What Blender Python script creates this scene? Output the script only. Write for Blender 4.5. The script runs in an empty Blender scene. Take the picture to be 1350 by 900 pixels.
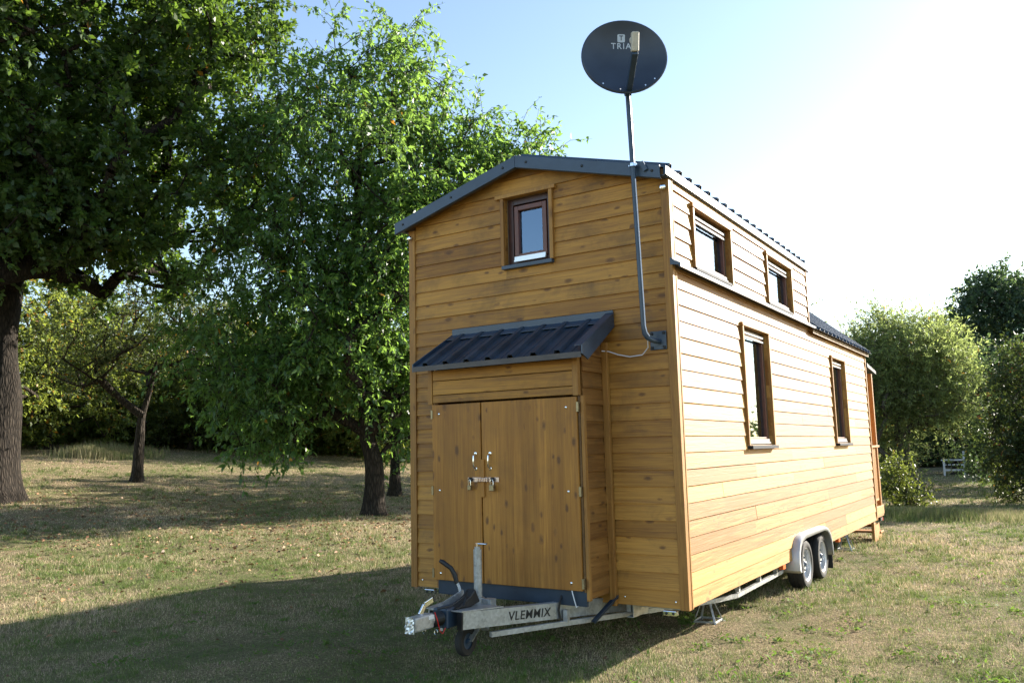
import bpy, bmesh, math, random
import numpy as np
from mathutils import Vector, Matrix, Euler
R = math.radians
C = bpy.context.scene.collection
scene = bpy.context.scene

# ------------------------------------------------------------------ camera
CAM = Vector((4.7721, -5.7533, 1.152))
YAW, PITCH, ROLL = R(-32.786), R(7.472), R(-1.353)
fw = Vector((math.sin(YAW)*math.cos(PITCH), math.cos(YAW)*math.cos(PITCH), math.sin(PITCH)))
r0 = Vector((math.cos(YAW), -math.sin(YAW), 0)); u0 = r0.cross(fw)
rr = r0*math.cos(ROLL) + u0*math.sin(ROLL); uu = -r0*math.sin(ROLL) + u0*math.cos(ROLL)
cam_d = bpy.data.cameras.new('camera'); cam = bpy.data.objects.new('camera', cam_d); C.objects.link(cam)
M = Matrix((rr, uu, -fw)).transposed().to_4x4(); M.translation = CAM
cam.matrix_world = M
cam_d.sensor_width = 36; cam_d.lens = 29.01; cam_d.clip_end = 2000; cam_d.clip_start = 0.1
scene.camera = cam

# ------------------------------------------------------------------ sky, sun, exposure
SUN_AZ, SUN_EL = R(27), R(21)          # azimuth from +Y towards +X
w = bpy.data.worlds.new('World'); scene.world = w; w.use_nodes = True
nt = w.node_tree; nt.nodes.clear()
sky = nt.nodes.new('ShaderNodeTexSky'); sky.sky_type = 'NISHITA'; sky.sun_disc = False
sky.sun_elevation = SUN_EL; sky.sun_rotation = SUN_AZ
sky.air_density = 1.0; sky.dust_density = 0.55; sky.ozone_density = 0.55; sky.altitude = 100
bg = nt.nodes.new('ShaderNodeBackground'); bg.inputs['Strength'].default_value = 0.098
wo = nt.nodes.new('ShaderNodeOutputWorld')
nt.links.new(sky.outputs[0], bg.inputs['Color']); nt.links.new(bg.outputs[0], wo.inputs['Surface'])
sun_d = bpy.data.lights.new('sun', 'SUN'); sun_d.energy = 5.0; sun_d.angle = R(0.55); sun_d.color = (1.0, 0.92, 0.80)
sun = bpy.data.objects.new('sun', sun_d); C.objects.link(sun)
sd = Vector((math.sin(SUN_AZ)*math.cos(SUN_EL), math.cos(SUN_AZ)*math.cos(SUN_EL), math.sin(SUN_EL)))
sun.rotation_euler = sd.to_track_quat('Z', 'Y').to_euler(); sun.location = sd*60
scene.view_settings.view_transform = 'Standard'; scene.view_settings.look = 'None'
scene.view_settings.exposure = 1.72; scene.view_settings.gamma = 1.0
scene.view_settings.use_curve_mapping = False
scene.cycles.max_bounces = 6; scene.cycles.transmission_bounces = 4; scene.cycles.transparent_max_bounces = 6
scene.cycles.diffuse_bounces = 3; scene.cycles.glossy_bounces = 3

# ------------------------------------------------------------------ helpers
def tag(o, label=None, cat=None, group=None, kind=None):
    if label: o['label'] = label
    if cat: o['category'] = cat
    if group: o['group'] = group
    if kind: o['kind'] = kind
    return o
def thing(name, label, cat, loc, group=None):
    o = bpy.data.objects.new(name, None); C.objects.link(o); o.location = loc
    o.empty_display_size = 0.2
    return tag(o, label, cat, group)
def root_of(o):
    v = Vector((0, 0, 0))
    while o: v += o.location; o = o.parent
    return v

class MB:
    """collects shapes in world coordinates, built into one mesh"""
    def __init__(s): s.v = []; s.f = []
    def add(s, vs, fs):
        n = len(s.v); s.v += [tuple(p) for p in vs]; s.f += [tuple(i+n for i in f) for f in fs]; return s
    def box(s, x0, x1, y0, y1, z0, z1):
        s.add([(x0,y0,z0),(x1,y0,z0),(x1,y1,z0),(x0,y1,z0),(x0,y0,z1),(x1,y0,z1),(x1,y1,z1),(x0,y1,z1)],
              [(3,2,1,0),(4,5,6,7),(0,1,5,4),(1,2,6,5),(2,3,7,6),(3,0,4,7)]); return s
    def bar(s, a, b, wd, ht, up=(0,0,1)):
        """rectangular bar from a to b"""
        a = Vector(a); b = Vector(b); d = (b-a).normalized(); sd_ = d.cross(Vector(up)).normalized()*wd/2
        u_ = sd_.cross(d).normalized()*ht/2
        vs = [p+i*sd_+j*u_ for p in (a, b) for i, j in ((-1,-1),(1,-1),(1,1),(-1,1))]
        s.add(vs, [(0,1,2,3),(7,6,5,4),(4,5,1,0),(5,6,2,1),(6,7,3,2),(7,4,0,3)]); return s
    def tube(s, pts, rad, n=12, caps=True):
        pts = [Vector(p) for p in pts]; rs = rad if isinstance(rad, (list, tuple)) else [rad]*len(pts)
        base = len(s.v); prev = None
        for i, p in enumerate(pts):
            t = (pts[min(i+1, len(pts)-1)]-pts[max(i-1, 0)]).normalized()
            if prev is None:
                a = t.orthogonal().normalized()
            else:
                a = (prev - t*prev.dot(t)).normalized()
            prev = a; b = t.cross(a)
            for k in range(n):
                q = 2*math.pi*k/n; s.v.append(tuple(p+(a*math.cos(q)+b*math.sin(q))*rs[i]))
        for i in range(len(pts)-1):
            for k in range(n):
                k2 = (k+1) % n
                s.f.append((base+i*n+k, base+i*n+k2, base+(i+1)*n+k2, base+(i+1)*n+k))
        if caps:
            s.f.append(tuple(base+k for k in range(n))[::-1]); e = base+(len(pts)-1)*n
            s.f.append(tuple(e+k for k in range(n)))
        return s
    def lathe(s, prof, c, ax, n=32, closed=False):
        """prof: (radius, along) pairs round axis ax through c"""
        c = Vector(c); ax = Vector(ax).normalized(); a = ax.orthogonal().normalized(); b = ax.cross(a)
        base = len(s.v); m = len(prof)
        for (r_, h) in prof:
            for k in range(n):
                q = 2*math.pi*k/n; s.v.append(tuple(c+ax*h+(a*math.cos(q)+b*math.sin(q))*max(r_, 1e-4)))
        for i in range(m if closed else m-1):
            j = (i+1) % m
            for k in range(n):
                k2 = (k+1) % n; s.f.append((base+i*n+k, base+j*n+k, base+j*n+k2, base+i*n+k2))
        if not closed:
            s.f.append(tuple(base+k for k in range(n))); s.f.append(tuple(base+(m-1)*n+k for k in range(n))[::-1])
        return s
    def prism(s, poly, ax, t0, t1):
        """poly in the two other axes extruded along ax ('x','y','z')"""
        f = {'x': lambda a, b, t: (t, a, b), 'y': lambda a, b, t: (a, t, b), 'z': lambda a, b, t: (a, b, t)}[ax]
        n = len(poly); vs = [f(a, b, t0) for a, b in poly]+[f(a, b, t1) for a, b in poly]
        fs = [tuple(range(n)), tuple(range(2*n-1, n-1, -1))]+[(i, i+n, (i+1) % n+n, (i+1) % n) for i in range(n)]
        return s.add(vs, fs)
    def build(s, name, mat, parent=None, bevel=0, smooth=False, label=None, recalc=True):
        me = bpy.data.meshes.new(name)
        off = root_of(parent) if parent else Vector((0, 0, 0))
        me.from_pydata([(x-off.x, y-off.y, z-off.z) for x, y, z in s.v], [], s.f)
        if recalc:
            bm = bmesh.new(); bm.from_mesh(me); bmesh.ops.recalc_face_normals(bm, faces=bm.faces); bm.to_mesh(me); bm.free()
        o = bpy.data.objects.new(name, me); C.objects.link(o)
        me.materials.append(mat)
        if parent: o.parent = parent
        if smooth:
            me.polygons.foreach_set('use_smooth', [True]*len(me.polygons))
            me.set_sharp_from_angle(angle=R(35))
        if bevel:
            b = o.modifiers.new('bevel', 'BEVEL'); b.width = bevel; b.segments = 2; b.limit_method = 'ANGLE'; b.angle_limit = R(40)
        if label: o['label'] = label
        return o

# ------------------------------------------------------------------ materials
class NT:
    def __init__(s, name):
        s.m = bpy.data.materials.new(name); s.m.use_nodes = True; s.t = s.m.node_tree; s.t.nodes.clear()
        s.out = s.n('ShaderNodeOutputMaterial')
    def n(s, typ, **kw):
        nd = s.t.nodes.new(typ)
        for k, v in kw.items():
            if k in nd.inputs.keys():
                if hasattr(v, 'node') : s.t.links.new(v, nd.inputs[k])
                else: nd.inputs[k].default_value = v
            else: setattr(nd, k, v)
        return nd
    def l(s, a, b): s.t.links.new(a, b)
    def math(s, op, a, b=None, c=None, clamp=False):
        nd = s.t.nodes.new('ShaderNodeMath'); nd.operation = op; nd.use_clamp = clamp
        for i, v in enumerate((a, b, c)):
            if v is None: continue
            if hasattr(v, 'node'): s.l(v, nd.inputs[i])
            else: nd.inputs[i].default_value = v
        return nd.outputs[0]
    def ramp(s, fac, stops):
        nd = s.t.nodes.new('ShaderNodeValToRGB'); s.l(fac, nd.inputs[0]); e = nd.color_ramp.elements
        while len(e) < len(stops): e.new(0.5)
        for i, (p_, c_) in enumerate(stops):
            e[i].position = p_; e[i].color = tuple(c_)+(1,) if len(c_) == 3 else c_
        return nd.outputs[0]
    def mix(s, fac, a, b, blend='MIX'):
        nd = s.t.nodes.new('ShaderNodeMix'); nd.data_type = 'RGBA'; nd.blend_type = blend
        for i, v in ((0, fac), (6, a), (7, b)):
            if hasattr(v, 'node'): s.l(v, nd.inputs[i])
            else: nd.inputs[i].default_value = v if i == 0 else tuple(v)+(1,)
        return nd.outputs[2]
    def noise(s, vec, scale, detail=3, rough=0.55, dist=0.0):
        nd = s.n('ShaderNodeTexNoise'); nd.inputs['Scale'].default_value = scale; nd.inputs['Detail'].default_value = detail
        nd.inputs['Roughness'].default_value = rough; nd.inputs['Distortion'].default_value = dist
        if vec is not None: s.l(vec, nd.inputs['Vector'])
        return nd
    def bump(s, h, strength=0.3, dist=0.01):
        nd = s.n('ShaderNodeBump'); nd.inputs['Strength'].default_value = strength; nd.inputs['Distance'].default_value = dist
        s.l(h, nd.inputs['Height']); return nd.outputs[0]
    def principled(s, base, rough=0.5, metal=0.0, normal=None, spec=0.5):
        p = s.n('ShaderNodeBsdfPrincipled')
        for k, v in (('Base Color', base), ('Roughness', rough), ('Metallic', metal), ('Specular IOR Level', spec)):
            if hasattr(v, 'node'): s.l(v, p.inputs[k])
            else: p.inputs[k].default_value = tuple(v)+(1,) if k == 'Base Color' else v
        if normal is not None: s.l(normal, p.inputs['Normal'])
        s.l(p.outputs[0], s.out.inputs['Surface']); return p

def kcol(s, kv):
    q = s.n('ShaderNodeSeparateColor'); s.l(kv.outputs['Color'], q.inputs[0]); return q.outputs[1]
def wood_mat(name, axis, lo, hi, knots=1.0, weather=0.3, rough=0.55, strip=0.0, kth=0.80, bvar=0.19):
    s = NT(name); tc = s.n('ShaderNodeTexCoord'); geo = s.n('ShaderNodeNewGeometry')
    rnd = geo.outputs['Random Per Island']
    off = s.n('ShaderNodeCombineXYZ'); 
    for i in range(3): s.l(s.math('MULTIPLY', rnd, (17.3, 31.7, 23.1)[i]), off.inputs[i])
    va = s.n('ShaderNodeVectorMath', operation='ADD'); s.l(tc.outputs['Object'], va.inputs[0]); s.l(off.outputs[0], va.inputs[1])
    def scaled(al, ac):
        mp = s.n('ShaderNodeMapping'); sc = [ac, ac, ac]; sc['xyz'.index(axis)] = al
        mp.inputs['Scale'].default_value = sc; s.l(va.outputs[0], mp.inputs['Vector']); return mp.outputs[0]
    # knots
    kv = s.n('ShaderNodeTexVoronoi', feature='F1'); kv.inputs['Scale'].default_value = 1; s.l(scaled(8.0, 17.0), kv.inputs['Vector'])
    kw = s.noise(scaled(40, 90), 1.0, 2, 0.6).outputs[0]
    near = s.math('SUBTRACT', 1.0, s.math('MULTIPLY', s.math('ADD', kv.outputs['Distance'], s.math('MULTIPLY', s.math('SUBTRACT', kw, 0.5), 0.20)), s.math('ADD', 1.9, s.math('MULTIPLY', s.math('FRACT', s.math('MULTIPLY', kcol(s, kv), 7.3)), 2.6))), clamp=True)
    sepc = s.n('ShaderNodeSeparateColor'); s.l(kv.outputs['Color'], sepc.inputs[0])
    pick = s.math('GREATER_THAN', sepc.outputs[0], kth)
    kn = s.math('MULTIPLY', near, pick)
    # grain, pushed aside round the knots
    g0 = s.n('ShaderNodeVectorMath', operation='ADD'); s.l(scaled(0.9, 26), g0.inputs[0])
    kk = s.n('ShaderNodeCombineXYZ')
    for i in range(3): s.l(s.math('MULTIPLY', kn, 1.6), kk.inputs[i])
    s.l(kk.outputs[0], g0.inputs[1])
    grain = s.noise(g0.outputs[0], 1.6, 5, 0.62, 0.9).outputs[0]
    fine = s.noise(scaled(6, 150), 1.0, 3, 0.6).outputs[0]
    broad = s.noise(scaled(0.8, 3.0), 1.0, 3).outputs[0]
    patch = s.noise(va.outputs[0], 2.4, 5, 0.65, 0.4).outputs[0]
    g = s.math('ADD', s.math('MULTIPLY', grain, 0.62), s.math('ADD', s.math('MULTIPLY', fine, 0.16), s.math('MULTIPLY', broad, 0.32)))
    g = s.math('ADD', g, s.math('MULTIPLY', s.math('SUBTRACT', rnd, 0.5), bvar))
    mid = tuple((a+b)/2 for a, b in zip(lo, hi))
    col = s.ramp(g, [(0.38, lo), (0.55, mid), (0.72, hi)])
    if strip:   # glued strips side by side on a door leaf
        sx = s.n('ShaderNodeSeparateXYZ'); s.l(tc.outputs['Object'], sx.inputs[0])
        cell = s.math('FLOOR', s.math('MULTIPLY', sx.outputs[0], 1/strip))
        wn = s.n('ShaderNodeTexWhiteNoise', noise_dimensions='1D'); s.l(cell, wn.inputs['W'])
        col = s.mix(s.math('MULTIPLY', wn.outputs['Value'], 0.42), col, (lo[0]*0.6, lo[1]*0.6, lo[2]*0.6))
    wmask = s.math('MULTIPLY', s.ramp(patch, [(0.50, (0,0,0)), (0.72, (1,1,1))]), weather)
    col = s.mix(wmask, col, (0.075, 0.046, 0.020))
    kmask = s.math('MULTIPLY', s.ramp(kn, [(0.30, (0,0,0)), (0.55, (1,1,1))]), min(1.0, 0.62*knots))
    col = s.mix(kmask, col, (0.06, 0.028, 0.012))
    halo = s.math('MULTIPLY', s.ramp(kn, [(0.0, (0,0,0)), (0.25, (1,1,1))]), 0.45*knots, clamp=True)
    col = s.mix(halo, col, (0.15, 0.065, 0.022))
    h = s.math('ADD', grain, s.math('MULTIPLY', fine, 0.5))
    s.principled(col, s.ramp(grain, [(0.3, (rough-0.08,)*3), (0.7, (rough+0.12,)*3)]), 0, s.bump(h, 0.35, 0.004), 0.35)
    return s.m

def plain_mat(name, col, rough=0.5, metal=0.0, var=0.15, scale=8.0, bump=0.0, spec=0.5):
    s = NT(name); tc = s.n('ShaderNodeTexCoord')
    n1 = s.noise(tc.outputs['Object'], scale, 5, 0.6).outputs[0]
    c = s.mix(s.ramp(n1, [(0.3, (0,0,0)), (0.7, (1,1,1))]), tuple(x*(1-var) for x in col), tuple(min(1, x*(1+var)) for x in col))
    rg = s.math('ADD', rough-0.08, s.math('MULTIPLY', n1, 0.16))
    s.principled(c, rg, metal, s.bump(n1, bump, 0.01) if bump else None, spec); return s.m

LO, HI = (0.21, 0.086, 0.014), (0.52, 0.265, 0.055)
M_ = dict(
    wood_x=wood_mat('larch boards along the front', 'x', LO, HI, 1.0, 0.60),
    wood_shaded=wood_mat('larch boards of the cabinet side', 'y', (0.15, 0.060, 0.013), (0.34, 0.165, 0.042), 1.0, 0.5),  # same larch, darkened: the shade on the cabinet sides is put into the colour
    wood_y=wood_mat('larch boards along the side', 'y', (0.24, 0.102, 0.020), (0.48, 0.262, 0.068), 0.6, 0.08, bvar=0.60),
    wood_z=wood_mat('upright larch trim', 'z', (0.24, 0.105, 0.022), (0.47, 0.245, 0.062), 0.6, 0.25),
    door=wood_mat('glued spruce door leaf', 'z', (0.29, 0.118, 0.018), (0.57, 0.275, 0.052), 1.1, 0.25, 0.5, 0.075, 0.66),
    porch=wood_mat('porch timber', 'z', (0.30, 0.13, 0.04), (0.55, 0.28, 0.09), 0.4, 0.1),
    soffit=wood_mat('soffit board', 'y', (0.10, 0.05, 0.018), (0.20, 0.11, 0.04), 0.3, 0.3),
    metal=plain_mat('anthracite sheet metal', (0.025, 0.048, 0.084), 0.38, 0.0, 0.32, 4, 0.02, 0.6),
    frame=plain_mat('dark stained window frame', (0.055, 0.020, 0.014), 0.35, 0, 0.25, 14),
    sash=plain_mat('red brown window sash', (0.13, 0.040, 0.020), 0.35, 0, 0.2, 14),
    alu=plain_mat('bare aluminium profile', (0.72, 0.74, 0.78), 0.35, 0.6, 0.06, 20),
    galv=None, tyre=plain_mat('tyre rubber', (0.022, 0.021, 0.020), 0.8, 0, 0.3, 30, 0.2),
    rim=plain_mat('silver painted rim', (0.55, 0.56, 0.58), 0.35, 0.5, 0.1, 12),
    fender=plain_mat('silver mudguard', (0.52, 0.53, 0.55), 0.40, 0.3, 0.12, 5),
    black=plain_mat('black rubber and plastic', (0.012, 0.012, 0.013), 0.5, 0, 0.3, 20),
    chrome=plain_mat('chrome plated steel', (0.80, 0.82, 0.85), 0.14, 1.0, 0.03, 20),
    dark_metal=plain_mat('dark grey steel', (0.022, 0.037, 0.060), 0.45, 0.0, 0.35, 5, 0.02, 0.4),
    eave=plain_mat('weathered grey eave metal', (0.085, 0.075, 0.070), 0.55, 0, 0.25, 8, 0, 0.4),
    sill=plain_mat('matt dark sill', (0.025, 0.030, 0.038), 0.75, 0, 0.2, 8, 0, 0.2),
    strip=plain_mat('grey window strip', (0.26, 0.25, 0.25), 0.6, 0, 0.1, 20, 0, 0.3),
    orange=plain_mat('orange plastic', (0.75, 0.13, 0.015), 0.4, 0, 0.15, 30),
    red=plain_mat('red lamp lens', (0.60, 0.02, 0.02), 0.25, 0, 0.1, 30),
    brass=plain_mat('dull brass', (0.30, 0.24, 0.14), 0.4, 0.8, 0.15, 30),
    copper=plain_mat('zinc hasp plate', (0.72, 0.55, 0.45), 0.35, 0.7, 0.15, 30),
    foil=plain_mat('crumpled bright foil', (0.88, 0.90, 0.93), 0.28, 0.75, 0.1, 30, 0.9),
    lnb=plain_mat('weathered plastic housing', (0.50, 0.46, 0.38), 0.5, 0, 0.15, 20),
    cable=plain_mat('white cable', (0.70, 0.70, 0.78), 0.4, 0, 0.05, 20),
    white=plain_mat('white paint', (0.75, 0.76, 0.78), 0.5, 0, 0.08, 5),
    letter=plain_mat('black lettering', (0.012, 0.012, 0.012), 0.6, 0, 0.2, 20),
    print=plain_mat('pale printed logo', (0.45, 0.52, 0.62), 0.5, 0, 0.05, 20),
    interior=plain_mat('interior lining', (0.20, 0.15, 0.10), 0.8, 0, 0.1, 3),
    curtain=plain_mat('grey curtain cloth', (0.62, 0.62, 0.66), 0.9, 0, 0.1, 12),
)
def galv_mat():
    s = NT('galvanised steel'); tc = s.n('ShaderNodeTexCoord')
    v = s.n('ShaderNodeTexVoronoi', feature='F1'); v.inputs['Scale'].default_value = 55; s.l(tc.outputs['Object'], v.inputs['Vector'])
    sp = s.n('ShaderNodeSeparateColor'); s.l(v.outputs['Color'], sp.inputs[0])
    n1 = s.noise(tc.outputs['Object'], 9, 5).outputs[0]
    f = s.math('ADD', s.math('MULTIPLY', sp.outputs[0], 0.35), s.math('MULTIPLY', n1, 0.8))
    c = s.ramp(f, [(0.25, (0.26, 0.27, 0.27)), (0.85, (0.50, 0.51, 0.51))])
    s.principled(c, s.ramp(f, [(0.3, (0.38,)*3), (0.8, (0.58,)*3)]), 0.55, s.bump(n1, 0.1, 0.01)); return s.m
M_['galv'] = galv_mat()
def glass_mat():
    s = NT('window glass'); lw = s.n('ShaderNodeFresnel'); lw.inputs['IOR'].default_value = 1.9
    gl = s.n('ShaderNodeBsdfGlossy'); gl.inputs['Roughness'].default_value = 0.02; gl.inputs['Color'].default_value = (0.60, 0.78, 1.0, 1)  # blue tint stands in for a bluer sky mirrored in the pane
    tr = s.n('ShaderNodeBsdfTransparent'); tr.inputs['Color'].default_value = (0.78, 0.82, 0.84, 1)
    mx = s.n('ShaderNodeMixShader'); s.l(s.math('ADD', lw.outputs[0], 0.10, clamp=True), mx.inputs[0])
    s.l(tr.outputs[0], mx.inputs[1]); s.l(gl.outputs[0], mx.inputs[2]); s.l(mx.outputs[0], s.out.inputs['Surface']); return s.m
M_['glass'] = glass_mat()
def dish_mat():
    s = NT('dark dish paint'); tc = s.n('ShaderNodeTexCoord')
    n1 = s.noise(tc.outputs['Object'], 7, 5).outputs[0]
    c = s.ramp(n1, [(0.3, (0.012, 0.022, 0.044)), (0.7, (0.020, 0.034, 0.062))])
    s.principled(c, 0.42, 0, None, 0.6); return s.m
M_['dish'] = dish_mat()

def leaf_mat(name, dark, light, trans, yellow=0.02, tfac=0.38, rough=0.42):
    s = NT(name); geo = s.n('ShaderNodeNewGeometry'); rnd = geo.outputs['Random Per Island']
    wn = s.n('ShaderNodeTexWhiteNoise', noise_dimensions='1D'); s.l(rnd, wn.inputs['W'])
    c = s.mix(wn.outputs['Value'], dark, light)
    ylw = s.math('GREATER_THAN', rnd, 1-yellow)
    c = s.mix(ylw, c, (0.42, 0.20, 0.03))
    tcx = s.mix(ylw, trans, (0.55, 0.28, 0.04))
    p = s.n('ShaderNodeBsdfPrincipled'); s.l(c, p.inputs['Base Color']); p.inputs['Roughness'].default_value = rough
    p.inputs['Specular IOR Level'].default_value = 0.45
    tr = s.n('ShaderNodeBsdfTranslucent'); s.l(tcx, tr.inputs['Color'])
    mx = s.n('ShaderNodeMixShader'); mx.inputs[0].default_value = tfac
    s.l(p.outputs[0], mx.inputs[1]); s.l(tr.outputs[0], mx.inputs[2]); s.l(mx.outputs[0], s.out.inputs['Surface']); return s.m
def bark_mat(name, lo, hi):
    s = NT(name); tc = s.n('ShaderNodeTexCoord'); mp = s.n('ShaderNodeMapping'); mp.inputs['Scale'].default_value = (9, 9, 2.2)
    s.l(tc.outputs['Object'], mp.inputs['Vector']); n1 = s.noise(mp.outputs[0], 1.5, 6, 0.7, 0.6).outputs[0]
    v = s.n('ShaderNodeTexVoronoi', feature='DISTANCE_TO_EDGE'); v.inputs['Scale'].default_value = 2.0; s.l(mp.outputs[0], v.inputs['Vector'])
    h = s.math('ADD', s.math('MULTIPLY', v.outputs[0], 1.5, clamp=True), s.math('MULTIPLY', n1, 0.7))
    s.principled(s.ramp(h, [(0.3, lo), (0.9, hi)]), 0.9, 0, s.bump(h, 0.9, 0.04), 0.2); return s.m

def patch_fac(s, vec):
    """how green the turf is at a point: broad patches with smaller ones inside"""
    a = s.noise(vec, 0.22, 3, 0.5, 0.3).outputs[0]; b = s.noise(vec, 1.3, 4, 0.6, 0.4).outputs[0]; c = s.noise(vec, 6.0, 4, 0.65).outputs[0]
    f = s.math('ADD', s.math('MULTIPLY', a, 0.45), s.math('ADD', s.math('MULTIPLY', b, 0.35), s.math('MULTIPLY', c, 0.30)))
    sx = s.n('ShaderNodeSeparateXYZ'); s.l(vec, sx.inputs[0]); mr = s.n('ShaderNodeMapRange'); s.l(sx.outputs[0], mr.inputs['Value'])
    mr.inputs['From Min'].default_value = 0.0; mr.inputs['From Max'].default_value = 5.0; mr.inputs['To Min'].default_value = -0.045; mr.inputs['To Max'].default_value = 0.022
    return s.math('ADD', f, mr.outputs[0])
def ground_mat():
    s = NT('dry mown turf'); tc = s.n('ShaderNodeTexCoord'); v = tc.outputs['Object']
    f = patch_fac(s, v)
    c = s.ramp(f, [(0.44, (0.44, 0.33, 0.20)), (0.53, (0.33, 0.28, 0.145)), (0.62, (0.18, 0.21, 0.080)), (0.76, (0.11, 0.155, 0.045))])
    n = s.noise(v, 45, 6, 0.75).outputs[0]
    c = s.mix(s.ramp(n, [(0.42, (1,1,1)), (0.62, (0,0,0))]), c, (0.13, 0.105, 0.060))
    n2 = s.noise(v, 14, 4, 0.7).outputs[0]
    s.principled(c, 0.95, 0, s.bump(s.math('ADD', n, n2), 0.9, 0.05), 0.1); return s.m
def blade_mat(name, dry1, dry2, gr1, gr2, lo=0.38, hi=0.64):
    s = NT(name); tc = s.n('ShaderNodeTexCoord'); geo = s.n('ShaderNodeNewGeometry'); rnd = geo.outputs['Random Per Island']
    f = patch_fac(s, tc.outputs['Object'])
    fr = s.math('ADD', f, s.math('MULTIPLY', s.math('SUBTRACT', rnd, 0.5), 0.22))
    g = s.ramp(fr, [(lo+0.08, (0,0,0)), (hi-0.08, (1,1,1))])
    wn = s.n('ShaderNodeTexWhiteNoise', noise_dimensions='1D'); s.l(rnd, wn.inputs['W'])
    c = s.mix(g, s.mix(wn.outputs['Value'], dry1, dry2), s.mix(wn.outputs['Value'], gr1, gr2))
    p = s.n('ShaderNodeBsdfPrincipled'); s.l(c, p.inputs['Base Color']); p.inputs['Roughness'].default_value = 0.6
    p.inputs['Specular IOR Level'].default_value = 0.25
    tr = s.n('ShaderNodeBsdfTranslucent'); s.l(c, tr.inputs['Color'])
    mx = s.n('ShaderNodeMixShader'); mx.inputs[0].default_value = 0.35
    s.l(p.outputs[0], mx.inputs[1]); s.l(tr.outputs[0], mx.inputs[2]); s.l(mx.outputs[0], s.out.inputs['Surface']); return s.m

# ------------------------------------------------------------------ ground
GZ = -0.35
def terrain(x, y):
    x = np.asarray(x, float); y = np.asarray(y, float)
    t = (-x-8.5)/1.6
    rise = 0.10*1.6*np.logaddexp(0, t)
    rise = np.where(rise > 3.2, 3.2+0.25*(rise-3.2), rise)
    bump = 0.018*np.sin(x*1.7+0.6*y)*np.sin(y*1.3-0.5*x)+0.012*np.sin(x*4.1+1.3)*np.sin(y*3.7)
    return GZ+rise+bump
def tz(x, y): return float(terrain(x, y))
def polar(px, D):
    """ground point at distance D from the photographer in the direction of photo column px"""
    d = (fw + rr*((px-675)/1087.9)); a = math.atan2(d.x, d.y)
    x = CAM.x+D*math.sin(a); y = CAM.y+D*math.cos(a); return x, y, tz(x, y)
def grid_coords():
    near = np.arange(-14, 14.01, 0.12); out = [near]
    far = [14.0]; st = 0.2
    while far[-1] < 900: far.append(far[-1]+st); st *= 1.09
    far = np.array(far[1:]); return np.concatenate([-far[::-1], near, far])
gx = grid_coords()+1.0; gy = grid_coords()+0.0
GX, GY = np.meshgrid(gx, gy); n_, m_ = GX.shape
gv = np.stack([GX, GY, terrain(GX, GY)], -1).reshape(-1, 3)
ii = (np.arange(n_-1)[:, None]*m_+np.arange(m_-1)[None, :]).reshape(-1)
gf = np.stack([ii, ii+1, ii+m_+1, ii+m_], -1)
def np_mesh(name, v, f, smooth=False):
    """fast mesh from arrays; f is (n, k)"""
    me = bpy.data.meshes.new(name); k = f.shape[1]
    me.vertices.add(len(v)); me.vertices.foreach_set('co', np.ascontiguousarray(v, np.float32).ravel())
    me.loops.add(f.size); me.loops.foreach_set('vertex_index', np.ascontiguousarray(f, np.int32).ravel())
    me.polygons.add(len(f)); me.polygons.foreach_set('loop_start', np.arange(0, f.size, k, dtype=np.int32))
    me.polygons.foreach_set('loop_total', np.full(len(f), k, np.int32))
    if smooth: me.polygons.foreach_set('use_smooth', np.ones(len(f), bool))
    me.update(calc_edges=True); return me
def link(name, me, mat, parent=None, loc=None):
    o = bpy.data.objects.new(name, me); C.objects.link(o)
    if mat: me.materials.append(mat)
    if parent: o.parent = parent
    if loc is not None: o.location = loc
    return o
g = link('ground', np_mesh('ground', gv, gf, True), ground_mat()); tag(g, kind='structure')

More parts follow.
